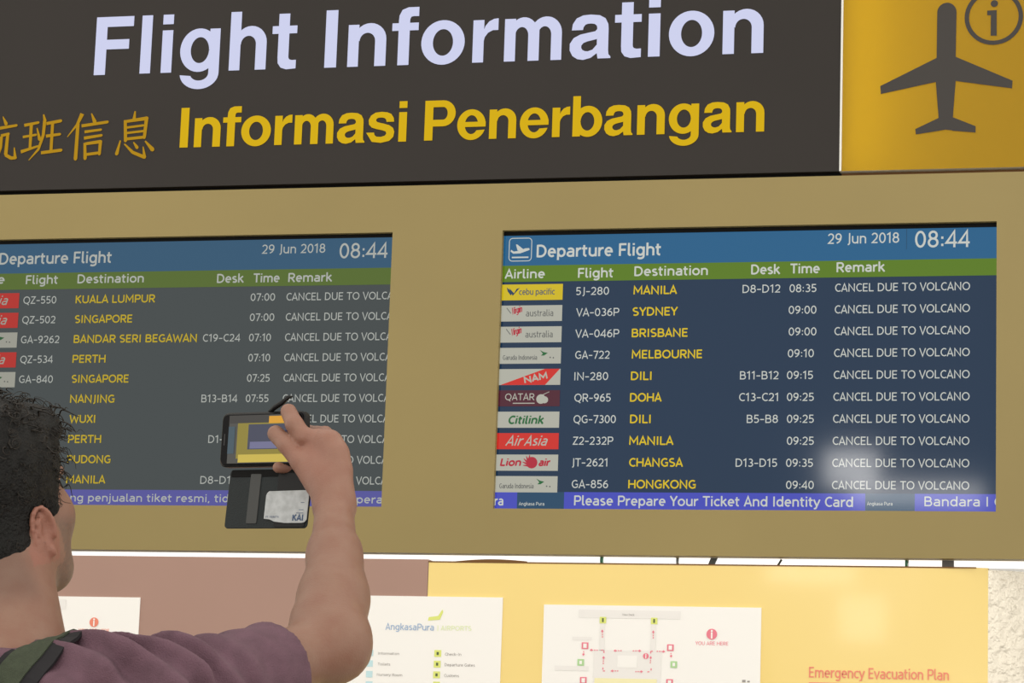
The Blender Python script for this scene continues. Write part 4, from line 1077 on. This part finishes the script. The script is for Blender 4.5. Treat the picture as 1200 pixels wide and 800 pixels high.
for an in (ANR, ANL):
    c = Field(grid(an[0]-.16, an[0]+.2, (), .006), grid(an[1]-.14, an[1]+.24, (), .006), grid(-.01, .16, (), .005))
    c.cap(an - tf*.035 - up*.030, an + tf*.06 - up*.035, .040, .042, .02); c.cap(an + tf*.06 - up*.035, an + tf*.135 - up*.045, .042, .034, .02); c.cap(an - tf*.01, an + up*.02, .046, .048, .02)
    Zg = np.meshgrid(*c.a, indexing='ij', sparse=True)[2]
    c.F = np.maximum(c.F, (.022 - Zg).astype(np.float32) + 0*np.meshgrid(*c.a, indexing='ij', sparse=True)[0])
    Pq, Qq = c.mesh(1); npmesh('shoe', Pq, Qq, M_shoe, man)
    m = MB(); ol = []
    for t in range(24):
        a = 2*PI*t/24; lx = .048*math.cos(a); ly = .145*math.sin(a) + .045
        w_ = 1 - .18*(ly < 0); ol.append(an + tr_*lx*w_ + tf*ly)
    m.add([(p[0], p[1], .0005) for p in ol] + [(p[0], p[1], .026) for p in ol], [tuple(range(24))[::-1], tuple(range(24, 48))] + [(i, (i+1) % 24, 24 + (i+1) % 24, 24 + i) for i in range(24)])
    m.build('sole', M_sole, man)

# hair: a cropped cap and loose curls
hx = Field(grid(-1.58, -1.26, (), .0045), grid(2.94, 3.26, (), .0045), grid(1.50, 1.92, (), .0045)); c = hx
c.ell(H(0, -.014, .020), (.084, .102, .094), HR, .01)
c.ell(H(.002, -.030, -.068), (.074, .074, .088), HR, .02)
for sg in (-1, 1): c.ell(H(sg*.061, .024, -.026), (.013, .015, .032), HR, .01)
c.ell(H(0, .055, .066), (.060, .045, .036), HR, .02)
X, Y, Z = np.meshgrid(*c.a, indexing='ij', sparse=True)
X_ = X - HC[0]; Y_ = Y - HC[1]; Z_ = Z - HC[2]
lr = X_*rt[0] + Y_*rt[1]; lf = X_*hf[0] + Y_*hf[1] + Z_*hf[2]; lu = X_*hu[0] + Y_*hu[1] + Z_*hu[2]
c.F += (.0035*np.sin(lr*170 + 4*np.sin(lf*60))*np.sin(lf*150 + 3*np.sin(lu*70))*np.sin(lu*160)).astype(np.float32)
# hairline: forehead, temples, in front of and behind the ear, nape
face = np.minimum(lf - .076, .050 - lu)                      # forehead cut
temple = np.minimum(lf - (.046 + .35*(lu - .0)), .058 - lu)
side = np.minimum(lf + .002 - 0*lu, -.050 - lu + 0*lf)             # below the sideburn
earc = .021 - np.sqrt((lf + .004)**2 + ((lu + .058)*.60)**2)
nape_ = (-.132 + .85*np.maximum(lf + .085, 0)) - lu
for cut in (face, temple, side, earc, nape_): c.F = np.maximum(c.F, cut.astype(np.float32) + 0*c.F)
P4, Q4 = hx.mesh(1)
M_hair = mat('dark_brown_hair', (.006, .0058, .0055, 1), rough=.6, spec=.3, noise=.4, scale=90, bump=.6, bscale=260)
hair = npmesh('hair', P4, Q4, M_hair, man)
M_curl = mat('brown_curls', (.016, .012, .009, 1), rough=.5, spec=.35)
m = MB(); hr = random.Random(11); cnt = 0
tri = [i for i in range(len(P4))]
Lh = (P4 - HC) @ HR
while cnt < 620:
    i = hr.choice(tri); l = Lh[i]
    n_ = (P4[i] - H(0, -.012, -.01)); n_ /= np.linalg.norm(n_)
    top = l[2] > .035 or (l[1] > .02 and l[2] > .0)
    if l[2] < -.03 and hr.random() < .55: continue
    if l[2] < -.07: continue
    length = (hr.uniform(.018, .040) if top else hr.uniform(.006, .015))
    if l[1] > .045 and l[2] > .02: length *= 1.25
    n_ = n_ + np.array([hr.gauss(0, .35) for _ in range(3)]); n_ /= np.linalg.norm(n_)
    a = np.cross(n_, up + np.array([hr.gauss(0, .4) for _ in range(3)])); a /= np.linalg.norm(a); bb = np.cross(n_, a)
    rr_ = hr.uniform(.003, .0075) if top else hr.uniform(.002, .004); turns = hr.uniform(.7, 1.9); ph = hr.uniform(0, 6.28); N_ = 12 if top else 7
    pts = []
    for k in range(N_):
        t = k/(N_-1); w_ = ph + turns*2*PI*t
        drop = -up*.010*t*t*(length/.03)
        pts.append(P4[i] - n_*.004 + n_*(length*t*(1-.25*t)) + a*rr_*(math.cos(w_) - math.cos(ph))*min(1, t*3) + bb*rr_*(math.sin(w_) - math.sin(ph))*min(1, t*3) + drop)
    th = hr.uniform(.0006, .0015) if top else hr.uniform(.0005, .0010)
    m.tube(pts, [th*(1 - .65*k/(N_-1)) for k in range(N_)], 4, cap=False); cnt += 1
o = m.build('curls', M_curl, man, smooth=True, label='loose brown curls standing off the head'); o['kind'] = 'stuff'

# ------------------------------------------------------------------ sling bag: strap over the right shoulder
bv = BVHTree.FromPolygons([tuple(p) for p in P2], [tuple(int(i) for i in q) for q in Q2])
def hit(px, py):
    d = _f*F_PX + _r*(px-600) + _u*(400-py); d = d/np.linalg.norm(d)
    r = bv.ray_cast(Vector(CAM), Vector(d)); return r[0], r[1]
raw = []
for (r_, f_, u_) in ((.045, .14, -.34), (.070, .13, -.22), (.088, .10, -.10), (.094, .05, -.0), (.092, .0, .04), (.084, -.05, .0), (.060, -.09, -.055), (.022, -.12, -.115), (-.03, -.14, -.16), (-.09, -.14, -.24), (-.14, -.12, -.33), (-.19, -.07, -.43), (-.21, .0, -.49),
                     (-.19, .08, -.52), (-.13, .14, -.50), (-.05, .16, -.44), (.045, .14, -.34)):
    raw.append(T(r_, f_, u_))
fine = []
for i in range(len(raw)-1):
    for k in range(6): fine.append(raw[i]*(1-k/6) + raw[i+1]*k/6)
fine.append(raw[-1])
sp, sn = [], []
for p in fine:
    loc, nor, _, _ = bv.find_nearest(Vector(p)); d_ = (Vector(p) - loc)
    nor = d_.normalized() if d_.length > .004 and d_.dot(nor) > 0 else nor
    sp.append(np.array(loc)); sn.append(np.array(nor))
for _ in range(3):
    q = [x.copy() for x in sp]; qn = [x.copy() for x in sn]
    for i in range(1, len(sp)-1): sp[i] = (q[i-1] + q[i]*2 + q[i+1])/4; sn[i] = qn[i-1] + qn[i]*2 + qn[i+1]; sn[i] /= np.linalg.norm(sn[i])
for i in range(len(sp)): sp[i] = np.array(bv.find_nearest(Vector(sp[i]))[0])
for _ in range(2):
    q = [x.copy() for x in sp]
    for i in range(1, len(sp)-1): sp[i] = (q[i-1] + q[i]*2 + q[i+1])/4
def band(off, wide, thick, shift=0.0, cols=9):
    """strap laid on the cloth: every point across its width rests on the shirt"""
    vs, fs = [], []; rows = []
    for i in range(len(sp)):
        t = sp[min(i+1, len(sp)-1)] - sp[max(i-1, 0)]; t /= np.linalg.norm(t)
        n_ = sn[i] - t*(sn[i] @ t); n_ /= np.linalg.norm(n_); s_ = np.cross(t, n_)
        row = []
        for k in range(cols):
            g = sp[i] + s_*(wide*(k/(cols-1) - .5) + shift) + n_*.03
            h_ = bv.ray_cast(Vector(g), Vector(-n_), .08)[0]
            row.append(np.array(h_) if h_ is not None else g - n_*.03)
        rows.append((row, n_))
    for _ in range(3):
        new = []
        for i in range(len(rows)):
            a_, b_ = rows[max(i-1, 0)][0], rows[min(i+1, len(rows)-1)][0]; c_ = rows[i][0]
            new.append(([(a_[k] + 2*c_[k] + b_[k] + c_[max(k-1, 0)] + c_[min(k+1, cols-1)])/6 for k in range(cols)], rows[i][1]))
        rows = new
    for row, n_ in rows:
        vs += [p + n_*off for p in row] + [p + n_*(off + thick) for p in row[::-1]]
    m_ = 2*cols
    for i in range(len(rows)-1):
        for k in range(m_): fs.append((m_*i+k, m_*i+(k+1) % m_, m_*i+m_+(k+1) % m_, m_*i+m_+k))
    return vs, fs
bag = empty('sling_bag', (float(T(-.2, 0, 0)[0]), float(T(-.2, 0, 0)[1]), float(T(0, 0, -.6)[2])), 'olive green and black sling bag strap across the man\'s mauve back', 'bag')
M_olive = mat('olive_webbing', (.052, .066, .040, 1), rough=.9, noise=.25, scale=120, bump=.4, bscale=600); M_pad = mat('black_strap_padding', (.012, .011, .014, 1), rough=.9)
v_, f_ = band(.0025, .070, .004, 0.0); mobj('strap_padding', v_, f_, M_pad, bag, label='black padding')
v_, f_ = band(.0066, .038, .0022, .006); mobj('strap', v_, f_, M_olive, bag, label='olive webbing')
c = Field(grid(-2.05, -1.25, (), .010), grid(2.65, 3.35, (), .010), grid(.70, 1.20, (), .010))
bc = T(-.235, .02, -.56); c.ell(bc, (.045, .13, .10), TR, .01); X, Y, Z = np.meshgrid(*c.a, indexing='ij', sparse=True)
P5, Q5 = c.mesh(1); npmesh('pouch', P5, Q5, M_pad, bag)

# ------------------------------------------------------------------ phone with its folding cover, and the card in it
pa = math.radians(17); pr = np.array([math.cos(pa), -math.sin(pa), 0]); pn = np.array([math.sin(pa), math.cos(pa), 0])
ro = math.radians(-1.2); pu = up*math.cos(ro) - pr*math.sin(ro); pr = pr*math.cos(ro) + up*math.sin(ro)
PC = at(308, 514.5, 3.552)
phone = empty('phone', tuple(float(q) for q in PC), 'black smartphone held sideways in an open folding cover, showing the boards', 'phone')
def rrect(w, h, r, n=6):
    o = []
    for (cx, cy, a0) in ((w/2-r, h/2-r, 0), (-w/2+r, h/2-r, 90), (-w/2+r, -h/2+r, 180), (w/2-r, -h/2+r, 270)):
        for k in range(n): a = math.radians(a0 + 90*k/(n-1)); o.append((cx + r*math.cos(a), cy + r*math.sin(a)))
    return o
def slab(mb, w, h, r, n0, n1, C, A, Bv, Nn, bev=.002):
    """rounded slab: outline in A, Bv; depth n0..n1 along Nn, with softened rims"""
    L = [(w-2*bev, h-2*bev, n0), (w, h, n0 + bev), (w, h, n1 - bev), (w-2*bev, h-2*bev, n1)]
    vs = []; n = None
    for (ww, hh, d) in L:
        o = rrect(ww, hh, max(r - (w-ww)/2, .0005)); n = len(o)
        vs += [tuple(C + A*p[0] + Bv*p[1] + Nn*d) for p in o]
    fs = [tuple(range(n)), tuple(range(3*n, 4*n))[::-1]]
    for j in range(3): fs += [(j*n+i, (j+1)*n+i, (j+1)*n+(i+1) % n, j*n+(i+1) % n) for i in range(n)]
    mb.add(vs, fs)
m = MB(); slab(m, .142, .0765, .010, -.002, .012, PC, pr, pu, pn); m.build('case', M_blackrub, phone, smooth=False)
m = MB(); slab(m, .137, .0715, .009, -.0042, .001, PC, pr, pu, pn, .001); m.build('body', mat('phone_glass', (.004, .004, .005, 1), rough=.2, spec=.12), phone)
def scr(name, x0, x1, y0, y1, c_, k, d, label=None, mt_=None):
    mt_ = mt_ or glow('phone_' + name, lin(*c_), k, rough=.1)
    v_ = [tuple(PC + pr*a + pu*b_ - pn*d) for (a, b_) in ((x0, y0), (x1, y0), (x1, y1), (x0, y1))]
    return mobj(name, v_, [(0, 1, 2, 3)], mt_, phone, label=label)
S0 = .0044
scr('screen', -.056, .057, -.0335, .0335, (66, 66, 62), .8, S0)
scr('screen_wall', -.041, .057, -.027, .031, (150, 135, 30), .75, S0 + .0002, label='olive yellow wall in the picture')
scr('screen_board', -.056, .012, .0225, .0335, (48, 46, 44), .7, S0 + .0004)
scr('screen_sign', .012, .040, .0215, .0315, (225, 160, 10), .85, S0 + .0005, label='orange yellow sign in the picture')
scr('screen_display', -.022, .050, -.0145, .0205, (52, 58, 84), .8, S0 + .0006, label='blue display in the picture')
scr('screen_display_glare', -.018, .030, -.0135, -.004, (112, 112, 150), .8, S0 + .0008)
scr('screen_people', -.056, -.045, -.020, .018, (50, 78, 92), .8, S0 + .0006)
scr('screen_floor', -.037, .057, -.0325, -.0215, (215, 190, 70), .8, S0 + .0006, label='bright yellow strip in the picture')
scr('speaker_slot', -.0635, -.062, -.008, .008, (60, 60, 62), .35, S0)
for k_, rn in ((1, .0015),):
    m = MB(); ctr = PC + pr*.0635 - pn*.0046; slab(m, .004, .012, .0018, 0, .001, ctr, pr, pu, pn, .0003); m.build('home_button', M_black, phone)
# cover flap hanging from the lower long side
dn = -up*math.cos(.10) - pn*math.sin(.10); fn = np.cross(dn, pr); fn = fn/np.linalg.norm(fn); fn = fn if fn @ pn > 0 else -fn
FC = PC - pu*.0395 + dn*.0435 + pr*.0150 + pn*.004
m = MB(); slab(m, .1400, .083, .006, 0, .0022, FC, pr, dn, fn, .0008); m.build('cover', mat('black_leatherette', (.014, .019, .021, 1), rough=.6, spec=.3, bump=.2, bscale=500), phone, label='black folding cover hanging open')
m = MB(); slab(m, .134, .010, .002, -.0008, .0, FC - dn*.036, pr, dn, fn, .0003); m.build('cover_hinge', M_black, phone)
m = MB(); slab(m, .018, .070, .002, -.0012, .0, FC - pr*.024, pr, dn, fn, .0004); m.build('cover_band', mat('dark_grey_elastic', (.055, .058, .058, 1), rough=.7), phone)
m = MB(); slab(m, .052, .076, .003, -.0010, .0, FC + pr*.040 + dn*.002, pr, dn, fn, .0004); m.build('card_pocket', M_blackrub, phone)
m = MB(); q_ = PC + pr*.006 + pu*.0375
m.tube([q_ + pn*.003, q_ + pr*.010 + pu*.006, q_ + pr*.022 + pu*.012 , q_ + pr*.030 + pu*.021 + pn*.004, q_ + pr*.036 + pu*.022 + pn*.006], [.003, .0036, .0036, .0028, .001], 8); m.build('closing_tab', M_blackrub, phone, smooth=True)
CC = FC + pr*.0335 + dn*.012 - fn*.0013
card = empty('card', tuple(float(q) for q in CC), 'worn white plastic card with blue lettering in the phone cover pocket', 'card')
def cp(a, b_, d=0): return tuple(CC + pr*a + dn*b_ - fn*d)
out = [(-.0355, -.016), (-.034, -.0195), (-.031, -.022), (.031, -.023), (.034, -.021), (.036, -.018), (.036, .018), (.033, .0215), (.029, .0225), (.0, .0225), (-.018, .0205), (-.026, .0175), (-.0355, .0165)]
n = len(out)
m = MB(); m.add([cp(a, b_, .0003) for a, b_ in out] + [cp(a, b_, .0012) for a, b_ in out], [tuple(range(n))[::-1], tuple(range(n, 2*n))] + [(i, (i+1) % n, n + (i+1) % n, n+i) for i in range(n)])
m.build('plastic', mat('scuffed_white_plastic', (.50, .53, .55, 1), rough=.25, noise=.25, scale=90), card)
def cword(s_, a0, a1, b_, cap, name, mt_, bold=0):
    mb = MB(); word(mb, s_, a0, a1, 0, cap, 0, bold)
    vs = [cp(p[0], b_ - p[2], .0014 - p[1]) for p in mb.v]; mobj(name, vs, mb.f, mt_, card)
M_cb = mat('card_blue_print', (.03, .07, .16, 1), rough=.4)
cword('KAI', .012, .031, .0195, .0085, 'card_lettering', M_cb, .12)
cword('PT. KERETA', -.033, -.010, .0155, .0028, 'card_lettering', M_cb, .0)
for (a0, a1, b_) in ((.022, .030, .004), (.018, .030, .0085), (.024, .030, -.006)):
    mobj('card_line', [cp(a0, b_, .0014), cp(a1, b_, .0014), cp(a1, b_ + .0008, .0014), cp(a0, b_ + .0008, .0014)], [(0, 1, 2, 3)], M_cb, card)
